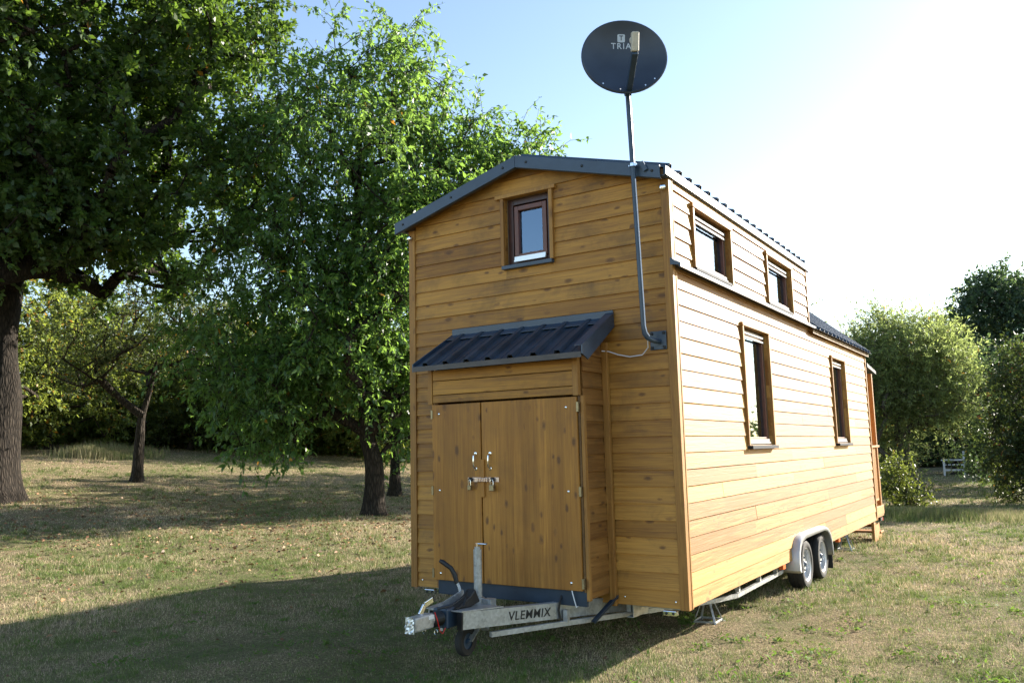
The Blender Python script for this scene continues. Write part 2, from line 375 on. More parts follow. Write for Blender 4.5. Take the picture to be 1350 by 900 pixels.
# ================================================================== the house on its trailer
house = thing('tiny_house', 'wooden tiny house on a trailer, golden boards under a dark metal roof', 'tiny house', (1.25, 3.8, GZ))
PH = 0.1228                      # exposed height of one board
UC, HE, SL = 1.22, 3.175, 0.275  # ridge position, wall height under the eave, slope of the upper roof
YB = 7.6                         # back wall
DY = 4.17                        # end of the dormers
HB = 2.49                        # eave of the lower roof
def clip(poly, a, b, c):
    """keep a*x+b*y<=c"""
    out = []
    for i in range(len(poly)):
        p, q = poly[i], poly[(i+1) % len(poly)]; dp = a*p[0]+b*p[1]-c; dq = a*q[0]+b*q[1]-c
        if dp <= 0: out.append(p)
        if (dp < 0 < dq) or (dq < 0 < dp):
            t = dp/(dp-dq); out.append((p[0]+(q[0]-p[0])*t, p[1]+(q[1]-p[1])*t))
    return out
def cladding(mb, s0, s1, z0, z1, frame, openings=(), halfplanes=(), joints=None, lap=0.016, phase=0.0, rnd=random.Random(5)):
    """lapped boards on a wall; frame(s, z, out) gives world points; each board an island"""
    k = 0; k0 = math.floor((z0-phase)/PH)
    for k in range(k0, int(math.ceil((z1-phase)/PH))+1):
        a = max(z0, phase+k*PH); b = min(z1, phase+(k+1)*PH)
        if b-a < 0.004: continue
        cuts = [s0, s1]
        if joints:
            x = s0+rnd.uniform(0.8, joints)
            while x < s1-0.6: cuts.append(x); x += rnd.uniform(joints*0.6, joints)
        cuts = sorted(cuts)
        for c0, c1 in zip(cuts[:-1], cuts[1:]):
            rects = [(c0, c1, a, b)]
            for (o0, o1, p0, p1) in openings:
                nr = []
                for (x0, x1, y0, y1) in rects:
                    if o1 <= x0 or o0 >= x1 or p1 <= y0 or p0 >= y1: nr.append((x0, x1, y0, y1)); continue
                    if o0 > x0: nr.append((x0, o0, y0, y1))
                    if o1 < x1: nr.append((o1, x1, y0, y1))
                    xa, xb = max(x0, o0), min(x1, o1)
                    if p0 > y0: nr.append((xa, xb, y0, p0))
                    if p1 < y1: nr.append((xa, xb, p1, y1))
                rects = nr
            wob = rnd.uniform(-0.0012, 0.0012)
            for (x0, x1, y0, y1) in rects:
                poly = [(x0, y0), (x1, y0), (x1, y1), (x0, y1)]
                for h in halfplanes: poly = clip(poly, *h) if poly else poly
                if len(poly) < 3: continue
                zb, zt = phase+k*PH, phase+(k+1)*PH
                fr = [frame(x, y, 0.004+wob+lap*(1-(y-zb)/(zt-zb))) for x, y in poly]
                bk = [frame(x, y, -0.02) for x, y in poly]; n = len(poly)
                # a thin shadow groove at the top edge of every board
                mb.add(fr+bk, [tuple(range(n)), tuple(range(2*n-1, n-1, -1))]+[(i, i+n, (i+1) % n+n, (i+1) % n) for i in range(n)])
def holed(mb, s0, s1, z0, z1, frame, openings, o_out, o_in, halfplanes=()):
    xs = sorted({s0, s1, *[v for o in openings for v in o[:2] if s0 < v < s1]})
    for a, b in zip(xs[:-1], xs[1:]):
        ys = [z0]; 
        segs = []
        cur = z0
        for o in sorted([o for o in openings if o[0] <= a and o[1] >= b], key=lambda o: o[2]):
            if o[2] > cur: segs.append((cur, o[2]))
            cur = max(cur, o[3])
        if cur < z1: segs.append((cur, z1))
        for y0, y1 in segs:
            poly = [(a, y0), (b, y0), (b, y1), (a, y1)]
            for h in halfplanes: poly = clip(poly, *h) if poly else poly
            if len(poly) < 3: continue
            n = len(poly)
            mb.add([frame(x, y, o_out) for x, y in poly]+[frame(x, y, o_in) for x, y in poly],
                   [tuple(range(n)), tuple(range(2*n-1, n-1, -1))]+[(i, i+n, (i+1) % n+n, (i+1) % n) for i in range(n)])
Ff = lambda s, z, o: (s, -o, z)            # front wall, out towards -y
Fr = lambda s, z, o: (2.5+o, s, z)         # right wall, out towards +x
Fl = lambda s, z, o: (-o, s, z)            # left wall
Fb = lambda s, z, o: (s, YB+o, z)          # back wall
gable_up = [(SL, 1, HE+0.02+SL*2.5), (-SL, 1, HE+0.02)]
# ---- walls
win_f = (1.035, 1.475, 2.695, 3.275)
m = MB(); cladding(m, 0.045, 2.455, 0.0, 3.62, Ff, [win_f], gable_up, None, 0.013); m.build('front_wall', M_['wood_x'], house)
side_open = [(1.60, 2.38, 1.145, 2.215), (5.22, 5.98, 1.145, 2.215), (2.93, 4.33, -0.1, 0.175)]
m = MB(); cladding(m, 0.04, YB-0.03, 0.0, HB, Fr, side_open, (), 3.6, 0.011); m.build('side_wall', M_['wood_y'], house)
dorm_open = [(0.475, 1.365, 2.56, 3.045), (2.53, 3.44, 2.56, 3.045)]
m = MB(); cladding(m, 0.04, DY, HB+0.05, HE+0.04, Fr, dorm_open, (), 3.6, 0.014, 0.03); m.build('dormer_wall', M_['wood_y'], house)
m = MB(); cladding(m, 0.04, YB-0.03, 0.0, HB, Fl, (), (), 3.6, 0.012); m.build('side_wall', M_['wood_y'], house)
m = MB(); cladding(m, 0.04, DY, HB+0.001, HE+0.04, Fl, (), (), 3.6, 0.012); m.build('dormer_wall', M_['wood_y'], house)
door_back = (0.75, 1.65, 0.15, 2.15)
low = [((3.56-HB)/1.28, 1, HB+(3.56-HB)/1.28*2.5), (-(3.56-HB)/1.28, 1, HB)]
m = MB(); cladding(m, 0.045, 2.455, 0.0, 3.6, Fb, [door_back], low, None, 0.012); m.build('back_wall', M_['wood_x'], house)
m = MB(); m.prism([(0.03, HB+0.03), (2.47, HB+0.03), (2.47, HE), (UC, HE+SL*UC), (0.03, HE)], 'y', DY-0.03, DY); m.build('dormer_end_wall', M_['wood_x'], house)
# inner lining so the windows look into a room
m = MB()
holed(m, 0.03, 2.47, 0.02, 3.5, lambda s, z, o: (s, o, z), [win_f], 0.022, 0.06, gable_up)
holed(m, 0.06, YB-0.06, 0.02, HE, lambda s, z, o: (2.5-o, s, z), [(a, b, c, d) for a, b, c, d in side_open[:2]+dorm_open]+[(2.93, 4.33, -.1, .2), (DY, YB, HB-0.02, 4)], 0.022, 0.06)
holed(m, 0.06, YB-0.06, 0.02, HE, lambda s, z, o: (o, s, z), [(DY, YB, HB-0.02, 4)], 0.022, 0.06)
holed(m, 0.06, 2.44, 0.02, 3.5, lambda s, z, o: (s, YB-o, z), [door_back], 0.022, 0.06, low)
m.box(0.06, 2.44, 0.06, YB-0.06, 0.22, 0.26)
m.build('inner_lining', M_['interior'], house)
m = MB(); m.box(0.06, 2.44, 0.06, YB-0.06, 0.01, 0.05); m.build('floor_plate', M_['galv'], house)
m = MB(); m.box(0.77, 1.63, YB-0.05, YB-0.01, 0.16, 2.14); bd = m.build('entrance_door', M_['sash'], house)
m = MB(); m.tube([(1.55, YB+0.0, 1.12), (1.55, YB+0.05, 1.12), (1.44, YB+0.05, 1.12)], 0.01, 8); m.build('handle', M_['chrome'], bd)
# ---- corner posts
for (a, b, c, d, h) in ((-0.022, 0.046, -0.026, 0.0, HE-0.01), (2.454, 2.522, -0.026, 0.0, HE-0.01)):
    m = MB(); m.box(a, b, c, 0.03, -0.008, h); m.build('corner_trim', M_['wood_z'], house, 0.003)
m = MB(); m.box(2.503, 2.526, 0.0305, 0.052, -0.006, HB-0.03); m.box(2.503, 2.526, 0.0305, 0.045, HB+0.06, HE-0.01); m.build('corner_trim', M_['wood_z'], house, 0.003)
m = MB(); m.box(-0.024, -0.003, 0.0305, 0.052, -0.006, HB-0.03); m.build('corner_trim', M_['wood_z'], house, 0.003)
for x0, x1 in ((2.455, 2.524), (-0.022, 0.046)):
    m = MB(); m.box(x0, x1, YB-0.03, YB+0.024, -0.006, HB-0.03); m.build('corner_trim', M_['wood_z'], house, 0.003)
m = MB(); m.box(2.49, 2.524, DY, DY+0.03, HB+0.05, HE); m.build('corner_trim', M_['wood_z'], house, 0.003)
# ---- windows
def window(frame, s0, s1, z0, z1, side=False, trims=True, curtain=True, vent_top=True):
    def bx(m, a, b, c, d, o0, o1):
        ps = [frame(s, z, o) for o in (o0, o1) for s, z in ((a, c), (b, c), (b, d), (a, d))]
        m.add(ps, [(0,1,2,3), (7,6,5,4), (4,5,1,0), (5,6,2,1), (6,7,3,2), (7,4,0,3)])
    fr = MB(); ft = 0.036 if side else 0.052; o0, o1 = (-0.085, -0.030) if side else (-0.095, -0.035)
    bx(fr, s0, s0+ft, z0, z1, o0, o1); bx(fr, s1-ft, s1, z0, z1, o0, o1)
    bx(fr, s0+ft, s1-ft, z0, z0+ft, o0, o1); bx(fr, s0+ft, s1-ft, z1-ft, z1, o0, o1)
    W = fr.build('window', M_['frame'], house, 0.003)
    # reveal boards
    rv = MB(); t = 0.016; e = o1; f_ = 0.012
    bx(rv, s0-t, s0-0.0005, z0, z1, e-0.03, f_); bx(rv, s1+0.0005, s1+t, z0, z1, e-0.03, f_); bx(rv, s0-t, s1+t, z1+0.0005, z1+t, e-0.03, f_)
    rv.build('window_reveal', M_['wood_z'], W)
    # casing
    tr = MB(); k = 0.036; p = 0.036 if side else 0.040
    bx(tr, s0-k, s0-0.003, z0-0.004, z1+0.001, 0.001, p); bx(tr, s1+0.003, s1+k, z0-0.004, z1+0.001, 0.001, p)
    ov = 0.085 if not side else 0.05
    bx(tr, s0-ov, s1+ov*0.8, z1+0.002, z1+0.034, 0.001, p+0.006)
    tr.build('window_trim', M_['wood_z'], W, 0.003)
    a, b, c, d = s0+ft+0.004, s1-ft-0.004, z0+ft+0.004, z1-ft-0.004
    if not side: a += 0.012; d -= 0.012
    st = 0.030 if side else 0.040; q0, q1 = o0+0.006, o1+0.012
    sa = MB(); bx(sa, a, a+st, c, d, q0, q1); bx(sa, b-st, b, c, d, q0, q1); bx(sa, a+st, b-st, c, c+st, q0, q1); bx(sa, a+st, b-st, d-st, d, q0, q1)
    sa.build('sash', M_['sash'], W, 0.003)
    pn = MB(); bx(pn, a+st, b-st, c+st, d-st, (q0+q1)/2-0.003, (q0+q1)/2+0.003); pn.build('pane', M_['glass'], W)
    al = MB(); bx(al, a+0.006, b-0.006, c-0.014, c+0.014, q1+0.001, q1+0.018); bx(al, a+0.006, b-0.006, c-0.03, c-0.015, q1+0.001, q1+0.026)
    al.build('drip_profile', M_['strip'] if side else M_['alu'], W)
    if side:
        al = MB(); bx(al, a, b, d-0.012, d+0.012, q1+0.001, q1+0.014); bx(al, a, b, d-0.052, d-0.036, q1+0.001, q1+0.014)
        al.build('vent_strip', M_['strip'], W)
    si = MB(); bx(si, s0-k*0.7, s1+k*0.7, z0-0.036, z0-0.005, -0.02, 0.062 if side else 0.05); bx(si, s0+0.001, s1-0.001, z0-0.004, z0+0.004, o0, 0.0)
    if z0 > HB+0.03 and side: si = MB(); bx(si, s0+0.001, s1-0.001, z0-0.02, z0+0.004, o0, 0.03)
    si.build('window_sill', M_['sill'] if side else M_['metal'], W, 0.002)
    if curtain:
        # folded curtain hanging behind the far half of the pane
        cu = MB(); n = 28; pts = []
        ca, cb = (a+0.25*(b-a), b+0.02) if side else (a, b)
        for i in range(n+1):
            s_ = ca+(cb-ca)*i/n; pts.append((s_, -0.145+0.022*math.sin(i*1.9)))
        base = len(cu.v)
        for zz in (c+0.02, d-0.02):
            for s_, o_ in pts: cu.v.append(frame(s_, zz, o_))
        for i in range(n): cu.f.append((i, i+1, n+1+i+1, n+1+i))
        cu.build('curtain', M_['curtain'], W, 0, True, recalc=False)
    return W
window(Ff, *win_f, curtain=False)
for o in side_open[:2]: window(Fr, *o, side=True)
for o in dorm_open: window(Fr, *o, side=True)
# ---- roofs: trapezoidal sheets
def rib_sheet(mb, p00, along, down, L, D, pitch=0.21, h=0.034, t=0.004, first=0.06):
    """sheet from p00 running L along 'along' and D down the slope, ribs down the slope"""
    A = Vector(along).normalized(); Dn = Vector(down).normalized(); N = A.cross(Dn); N = N if N.z > 0 else -N
    prof = [(0, 0)]; x = first
    while x+0.06 < L:
        prof += [(x, 0), (x+0.014, h), (x+0.050, h), (x+0.064, 0)]
        if x+0.15 < L: prof += [(x+0.110, 0), (x+0.117, h*0.16), (x+0.142, h*0.16), (x+0.149, 0)]
        x += pitch
    prof.append((L, 0)); p0 = Vector(p00); n = len(prof)
    vs = []
    for d_ in (0, D):
        for off in (0, -t):
            vs += [p0+A*x_+N*(y_+off)+Dn*d_ for x_, y_ in prof]
    fs = []
    for i in range(n-1):
        fs += [(i, i+1, 2*n+i+1, 2*n+i), (n+i+1, n+i, 3*n+i, 3*n+i+1), (i+1, i, n+i, n+i+1), (2*n+i, 2*n+i+1, 3*n+i+1, 3*n+i)]
    fs += [(0, 2*n, 3*n, n), (n-1, 2*n-1, 4*n-1, 3*n-1)]
    mb.add(vs, fs)
RZ = HE+SL*UC+0.075    # top of the upper ridge
for sgn in (1, -1):
    wid = 1.34; dn = Vector((sgn, 0, -SL)).normalized()
    m = MB(); rib_sheet(m, (UC, -0.115, RZ), (0, 1, 0), dn, DY+0.10+0.115, wid*math.sqrt(1+SL*SL)-0.025, 0.215, 0.046)
    up = m.build('upper_roof', M_['metal'], house)
    a = Vector((UC, 0, RZ-0.012)); b = a+dn*(wid*math.sqrt(1+SL*SL)-0.05)
    m = MB(); m.add([(a.x, -0.098, a.z), (b.x, -0.098, b.z), (b.x, -0.098, b.z-0.05), (a.x, -0.098, a.z-0.05),
                     (a.x, DY+0.09, a.z), (b.x, DY+0.09, b.z), (b.x, DY+0.09, b.z-0.05), (a.x, DY+0.09, a.z-0.05)],
                    [(3,2,1,0),(4,5,6,7),(0,1,5,4),(1,2,6,5),(2,3,7,6),(3,0,4,7)]); m.build('roof_deck', M_['soffit'], up)
    # eave strip
    ex = b.x+sgn*0.012
    m = MB(); m.box(min(ex, ex+sgn*0.018), max(ex, ex+sgn*0.018), -0.112, DY+0.12, b.z-0.052, b.z+0.012)
    m.box(min(ex-sgn*0.04, ex), max(ex-sgn*0.04, ex), -0.11, DY+0.12, b.z-0.058, b.z-0.052)
    m.build('eave_strip', M_['metal'], up)
    # lower roof
    k = (3.56-HB)/1.28; dn2 = Vector((sgn, 0, -k)).normalized(); L2 = 1.385*math.sqrt(1+k*k)
    m = MB(); rib_sheet(m, (UC+ (0.02*sgn), DY+0.02, 3.605), (0, 1, 0), dn2, YB+0.10-DY, L2-0.03, 0.215, 0.028)
    lo = m.build('lower_roof', M_['metal'], house)
    a = Vector((UC, 0, 3.59)); b = a+dn2*(L2-0.06)
    m = MB(); m.add([(a.x, DY+0.01, a.z), (b.x, DY+0.01, b.z), (b.x, DY+0.01, b.z-0.05), (a.x, DY+0.01, a.z-0.05),
                     (a.x, YB+0.09, a.z), (b.x, YB+0.09, b.z), (b.x, YB+0.09, b.z-0.05), (a.x, YB+0.09, a.z-0.05)],
                    [(3,2,1,0),(4,5,6,7),(0,1,5,4),(1,2,6,5),(2,3,7,6),(3,0,4,7)]); m.build('roof_deck', M_['soffit'], lo)
    # eave flashing that runs the full length of the side
    ex0 = 2.5 if sgn > 0 else 0.0
    pts = [(0.0, HB+0.058), (0.012, HB+0.058), (0.030, HB+0.036), (0.082, HB+0.008), (0.082, HB-0.020), (0.070, HB-0.020), (0.066, HB-0.004), (0.020, HB+0.004), (0.0, HB+0.004)]
    poly = [(ex0+sgn*(0.005+x), z) for x, z in pts]
    m = MB(); m.prism(poly, 'y', -0.028 if sgn > 0 else DY, YB+0.10); m.build('eave_flashing', M_['metal'], house)
m = MB(); m.tube([(UC, -0.09, RZ-0.012), (UC, DY+0.2, RZ-0.012)], 0.03, 8); m.tube([(UC, DY+0.02, 3.615), (UC, YB+0.1, 3.615)], 0.035, 8); m.build('ridge_cap', M_['metal'], house)
# fascia on the front gable
zt = lambda x: RZ+0.006-SL*abs(x-UC)
for x0, x1 in ((-0.10, UC-0.001), (UC+0.001, 2.50)):
    m = MB(); m.prism([(x0, zt(x0)-0.102), (x1, zt(x1)-0.102), (x1, zt(x1)), (x0, zt(x0))], 'y', -0.134, -0.122)
    m.prism([(x0, zt(x0)-0.104), (x1, zt(x1)-0.104), (x1, zt(x1)-0.098), (x0, zt(x0)-0.098)], 'y', -0.1215, -0.10)
    fa = m.build('fascia', M_['metal'], house, 0.002)
    for x in ((0.0, 0.55, 1.1) if x0 < 0 else (1.33, 1.85, 2.44)):
        sc = MB(); sc.lathe([(0.011, 0), (0.011, 0.004), (0.007, 0.008)], (x, -0.134, zt(x)-0.05), (0, -1, 0), 10)
        sc.build('screw', M_['black'], fa)
# ---- storage cabinet on the drawbar
CX0, CX1, CY, CZ0, CZ1 = 0.545, 1.905, -0.40, 0.125, 1.83
m = MB()
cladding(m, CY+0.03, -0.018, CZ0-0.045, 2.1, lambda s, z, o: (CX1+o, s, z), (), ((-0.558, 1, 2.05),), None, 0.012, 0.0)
m.build('cabinet_side', M_['wood_shaded'], house)
m = MB(); cladding(m, CY+0.03, -0.018, CZ0-0.045, 2.1, lambda s, z, o: (CX0-o, s, z), (), ((-0.558, 1, 2.05),), None, 0.012); m.build('cabinet_side', M_['wood_shaded'], house)
m = MB(); m.box(CX0+0.03, CX1-0.03, CY+0.02, -0.02, CZ0-0.01, CZ0+0.02); m.box(CX0+0.03, CX1-0.03, CY+0.012, CY+0.024, CZ0+0.02, 1.53); m.build('cabinet_lining', M_['interior'], house)
m = MB()
for z0, z1 in ((1.545, 1.605), (1.61, 1.72), (1.725, 1.81)): m.box(CX0+0.004, CX1-0.045, CY-0.018, CY+0.008, z0, z1)
m.build('cabinet_header', M_['wood_x'], house, 0.003)
m = MB(); m.box(CX1-0.043, CX1+0.004, CY-0.034, CY+0.01, 1.535, 1.83); m.build('cabinet_trim', M_['wood_z'], house, 0.003); m = MB(); m.box(CX0-0.042, CX0+0.001, CY-0.024, CY+0.01, 1.535, 1.83); m.build('cabinet_trim', M_['wood_z'], house, 0.003)
m = MB(); m.box(CX1+0.006, CX1+0.032, CY-0.01, CY+0.028, 0.075, 1.535); m.build('cabinet_trim', M_['wood_z'], house, 0.003)
m = MB(); m.box(1.915, 1.965, -0.058, -0.0205, -0.012, 1.96); m.build('batten', M_['wood_z'], house, 0.004)
m = MB(); m.box(CX0-0.02, CX0+0.02, -0.05, -0.0205, 0.0, 1.7); m.build('batten', M_['wood_z'], house, 0.004)
m = MB(); m.box(CX1-0.012, CX1+0.004, CY-0.012, CY+0.01, 0.135, 1.53); m.build('door_post', M_['soffit'], house)
m = MB(); m.box(CX0+0.03, CX1+0.004, CY-0.004, CY+0.02, 0.035, 0.150); m.build('cabinet_sill', M_['dark_metal'], house, 0.002)
for i, (x0, x1) in enumerate(((CX0+0.005, 1.028), (1.040, CX1-0.016))):
    m = MB(); m.box(x0, x1, CY-0.030, CY-0.005, 0.145, 1.528); d = m.build('cabinet_door', M_['door'], house, 0.004)
    hx = (0.980, 1.118)[i]
    m = MB(); yy = CY-0.030
    m.tube([(hx, yy-0.004, 1.125), (hx-0.002, yy-0.026, 1.112), (hx, yy-0.034, 1.07), (hx-0.002, yy-0.026, 1.028), (hx, yy-0.004, 1.015)], [0.008, 0.0065, 0.006, 0.0065, 0.008], 10)
    for z in (1.128, 1.012): m.lathe([(0.014, 0), (0.013, 0.004), (0.006, 0.006)], (hx, yy, z), (0, -1, 0), 14)
    m.build('handle', M_['chrome'], d, 0, True)
    hxx = (CX0+0.001, CX1-0.010)[i]
    for z in (0.197, 0.842, 1.452):
        m = MB(); m.lathe([(0.010, 0), (0.009, 0.003), (0.004, 0.006)], ((0.622, 1.802)[i], yy, z), (0, -1, 0), 10); m.build('screw', M_['chrome'], d, 0, True)
        m = MB(); m.box(hxx-0.006, hxx+0.012, CY-0.036, CY-0.014, z-0.035, z+0.035); m.build('hinge', M_['brass'], d)
    if i:
        m = MB(); m.box(1.034, 1.066, CY-0.044, CY-0.031, 0.795, 1.085); m.build('cover_strip', M_['door'], d, 0.003)
        m = MB(); yy2 = CY-0.045
        m.box(0.905, 1.032, CY-0.037, CY-0.031, 0.910, 0.946); m.box(1.068, 1.198, CY-0.037, CY-0.031, 0.910, 0.946); m.box(1.00, 1.10, yy2-0.006, yy2, 0.912, 0.944)
        for k in range(5): m.tube([(1.012+k*0.017, yy2-0.010, 0.914), (1.012+k*0.017, yy2-0.010, 0.942)], 0.006, 8)
        m.build('hasp', M_['copper'], d, 0.002)
        for hx in (0.938, 1.146): m = MB(); m.lathe([(0.017, 0), (0.017, 0.02), (0.010, 0.026)], (hx, CY-0.037, 0.930), (0, -1, 0), 12); m.build('staple', M_['black'], d)
# cabinet roof
ex, wx = -0.555, -0.03
RL, RH, EH = 0.465, 2.135, 1.842
dn = Vector((0, ex-wx, EH-RH)).normalized(); DL = math.hypot(ex-wx, EH-RH)
m = MB(); rib_sheet(m, (RL+0.004, wx, RH-0.005), (1, 0, 0), dn, 1.545, DL, 0.205, 0.030, 0.004, 0.085); cr = m.build('cabinet_roof', M_['dark_metal'], house)
m = MB(); m.add([(RL+0.02, wx+0.005, RH-0.022), (2.0, wx+0.005, RH-0.022), (2.0, ex+0.03, EH-0.008), (RL+0.02, ex+0.03, EH-0.008),
                 (RL+0.02, wx+0.005, RH-0.05), (2.0, wx+0.005, RH-0.05), (2.0, ex+0.03, EH-0.035), (RL+0.02, ex+0.03, EH-0.035)],
                [(0,1,2,3),(7,6,5,4),(4,5,1,0),(5,6,2,1),(6,7,3,2),(7,4,0,3)]); m.build('roof_deck', M_['soffit'], cr)
m = MB(); m.box(RL, 2.018, -0.030, -0.021, RH-0.03, 2.205); m.prism([(-0.030, RH+0.012), (-0.030, RH-0.002+0.020), (-0.115, RH-0.030), (-0.115, RH-0.036)], 'x', RL+0.002, 2.014); m.build('wall_flashing', M_['metal'], cr, 0.002)
m = MB(); m.prism([(wx+0.002, RH+0.052), (ex-0.012, EH+0.045), (ex-0.012, EH-0.020), (ex+0.075, EH-0.055), (wx+0.002, RH-0.062)], 'x', 2.016, 2.026); m.prism([(wx+0.002, RH+0.052), (ex-0.012, EH+0.045), (ex-0.012, EH+0.040), (wx+0.002, RH+0.047)], 'x', 1.955, 2.0155); m.build('verge_flashing', M_['metal'], cr, 0.001)
m = MB(); m.prism([(wx+0.002, RH+0.022), (ex-0.012, EH+0.018), (ex-0.012, EH-0.045), (wx+0.002, RH-0.062)], 'x', RL-0.008, RL+0.002); m.build('verge_flashing', M_['metal'], cr, 0.001)
m = MB(); m.box(RL, 2.012, ex-0.012, ex-0.004, EH-0.045, EH-0.004); m.build('eave_board', M_['eave'], cr)
# ---- small fittings on the front wall
for x, z in ((0.012, 3.09), (2.486, 3.09)):
    m = MB(); m.lathe([(0.006, 0), (0.006, 0.018), (0.020, 0.020), (0.024, 0.032), (0.018, 0.044), (0.004, 0.048)], (x, -0.027, z), (0, -1, 0), 16); m.build('facade_light', M_['chrome'], house, 0, True)
for x, z in ((2.02, 0.055), (2.42, 0.045), (0.10, 0.055)): m = MB(); m.lathe([(0.008, 0), (0.007, 0.004), (0.003, 0.006)], (x, -0.016, z), (0, -1, 0), 10); m.build('screw', M_['chrome'], house, 0, True)
# ---- trailer
def beam_c(m, a, b, h, wdt, t=0.006, open_side=1):
    """C section from a to b, flanges pointing to one side"""
    a = Vector(a); b = Vector(b); d = (b-a).normalized(); sdv = d.cross(Vector((0, 0, 1))).normalized()*open_side
    m.bar(a, b, t, h)
    for k in (1, -1): m.bar(a+sdv*(wdt/2+t/2)+Vector((0, 0, k*(h/2-t/2))), b+sdv*(wdt/2+t/2)+Vector((0, 0, k*(h/2-t/2))), wdt, t)
A1, B1 = Vector((1.385, -1.20, 0.035)), Vector((1.99, 0.40, -0.045))
A2, B2 = Vector((1.115, -1.20, 0.035)), Vector((0.51, 0.40, -0.045))
m = MB(); beam_c(m, A1, B1, 0.112, 0.05, open_side=-1); dbr = m.build('drawbar_beam', M_['galv'], house)
m = MB(); beam_c(m, A2, B2, 0.112, 0.05, open_side=1); m.build('drawbar_beam', M_['galv'], house)
m = MB(); m.add([(1.10, -1.21, 0.094), (1.40, -1.21, 0.094), (1.50, -0.86, 0.078), (1.00, -0.86, 0.078), (1.10, -1.21, 0.101), (1.40, -1.21, 0.101), (1.50, -0.86, 0.085), (1.00, -0.86, 0.085)],
    [(3,2,1,0),(4,5,6,7),(0,1,5,4),(1,2,6,5),(2,3,7,6),(3,0,4,7)]); m.box(1.13, 1.37, -0.85, -0.84, -0.01, 0.08); m.build('drawbar_plate', M_['galv'], house)
for x in (0.45, 2.05):
    m = MB(); beam_c(m, (x, 0.05, -0.055), (x, YB-0.05, -0.055), 0.10, 0.05, open_side=1 if x < 1 else -1); m.build('chassis_rail', M_['galv'], house)
for y in (0.5, 1.6, 2.6, 4.6, 5.6, 6.8): m = MB(); m.box(0.46, 2.04, y, y+0.05, -0.09, -0.01); m.build('cross_member', M_['galv'], house)
for y in (0.2, 1.3, 2.4, 4.8, 6.0, 7.2): m = MB(); m.box(2.06, 2.42, y, y+0.04, -0.05, 0.0); m.build('outrigger', M_['galv'], house); m = MB(); m.box(0.08, 0.44, y, y+0.04, -0.05, 0.0); m.build('outrigger', M_['galv'], house)
# under-slung truss rail on both sides
for sgn in (1, -1):
    X = lambda x: x if sgn > 0 else 2.5-x
    pts = [(X(1.462), -0.97, -0.085), (X(2.34), 0.98, -0.110), (X(2.425), 1.30, -0.112), (X(2.425), 2.72, -0.100)]
    m = MB()
    for a, b in zip(pts[:-1], pts[1:]): m.bar(a, b, 0.028, 0.034)
    m.bar((X(1.462), -0.97, -0.11), (X(1.462), -0.97, -0.02), 0.05, 0.03)
    for t in (0.30, 0.58, 0.84):
        px_ = X(1.462)+(X(2.34)-X(1.462))*t; py_ = -0.97+1.95*t
        m.box(px_-0.018, px_+0.018, py_-0.018, py_+0.018, -0.085, 0.0)
    for y in (1.34, 1.95, 2.5): m.box(X(2.425)-0.018, X(2.425)+0.018, y-0.018, y+0.018, -0.085, 0.0)
    m.build('truss_rail', M_['galv'], house)
m = MB(); m.bar((1.86, -0.23, -0.10), (1.955, -0.03, 0.055), 0.05, 0.006); m.bar((1.875, -0.235, -0.10), (1.975, -0.035, 0.055), 0.006, 0.05, (0, 1, 0)); m.build('angle_brace', M_['dark_metal'], house)
m = MB(); m.bar(A1+(A1-B1).normalized()*0.001, A1+(A1-B1).normalized()*0.012, 0.058, 0.116); m.build('beam_end_cap', M_['black'], house)
# lettering on the beam
def text_mesh(txt, size, extr, shear=0.0, bold=0.0, spacing=1.0):
    cu = bpy.data.curves.new('lettering', 'FONT'); cu.body = txt; cu.size = size; cu.extrude = extr; cu.shear = shear; cu.offset = bold
    cu.space_character = spacing; cu.align_x = 'CENTER'; cu.align_y = 'CENTER'
    t = bpy.data.objects.new('lettering', cu); C.objects.link(t); bpy.context.view_layer.update()
    me = bpy.data.meshes.new_from_object(t.evaluated_get(bpy.context.evaluated_depsgraph_get()))
    bpy.data.objects.remove(t); bpy.data.curves.remove(cu); return me
def place_text(me, name, mat, parent, pos, xdir, updir):
    x = Vector(xdir).normalized(); z = x.cross(Vector(updir)).normalized(); y = z.cross(x)
    Mx = Matrix((x, y, z)).transposed().to_4x4(); Mx.translation = Vector(pos)-root_of(parent)
    me.transform(Mx); me.materials.clear(); o = link(name, me, mat, parent); return o
d1 = (B1-A1).normalized(); nrm = Vector((d1.y, -d1.x, 0)).normalized()
place_text(text_mesh('VLEMMIX', 0.084, 0.0008, 0.12, 0.0010, 1.10), 'lettering', M_['letter'], dbr, A1+d1*0.57+nrm*0.0045+Vector((0, 0, -0.004)), d1, (0, 0, 1))
# overrun coupling
hd = MB(); hx = 1.25
hd.box(hx-0.040, hx+0.040, -1.555, -1.36, 0.015, 0.108); hd.tube([(hx, -1.37, 0.062), (hx, -1.24, 0.062)], 0.034, 14)
cp = hd.build('coupling_head', M_['galv'], house, 0.012)
m = MB(); rnd = random.Random(3); n = 9; vs = []
for i in range(n):
    for j in range(n): vs.append((hx-0.036+0.072*i/(n-1)+rnd.uniform(-.002, .002), -1.562-rnd.uniform(0, 0.010), 0.010+0.104*j/(n-1)))
m.add(vs, [(i*n+j, (i+1)*n+j, (i+1)*n+j+1, i*n+j+1) for i in range(n-1) for j in range(n-1)]); m.build('coupling_cover', M_['foil'], cp, recalc=False)
m = MB(); m.bar((hx, -1.46, 0.110), (hx+0.005, -1.42, 0.165), 0.036, 0.014, (1, 0, 0)); m.bar((hx+0.005, -1.42, 0.165), (hx+0.01, -1.34, 0.188), 0.036, 0.012, (1, 0, 0)); m.build('coupling_handle', M_['chrome'], cp, 0.003)
m = MB(); m.box(hx+0.0405, hx+0.0425, -1.42, -1.365, 0.075, 0.100); m.build('data_plate', M_['white'], cp)
m = MB(); prof = []
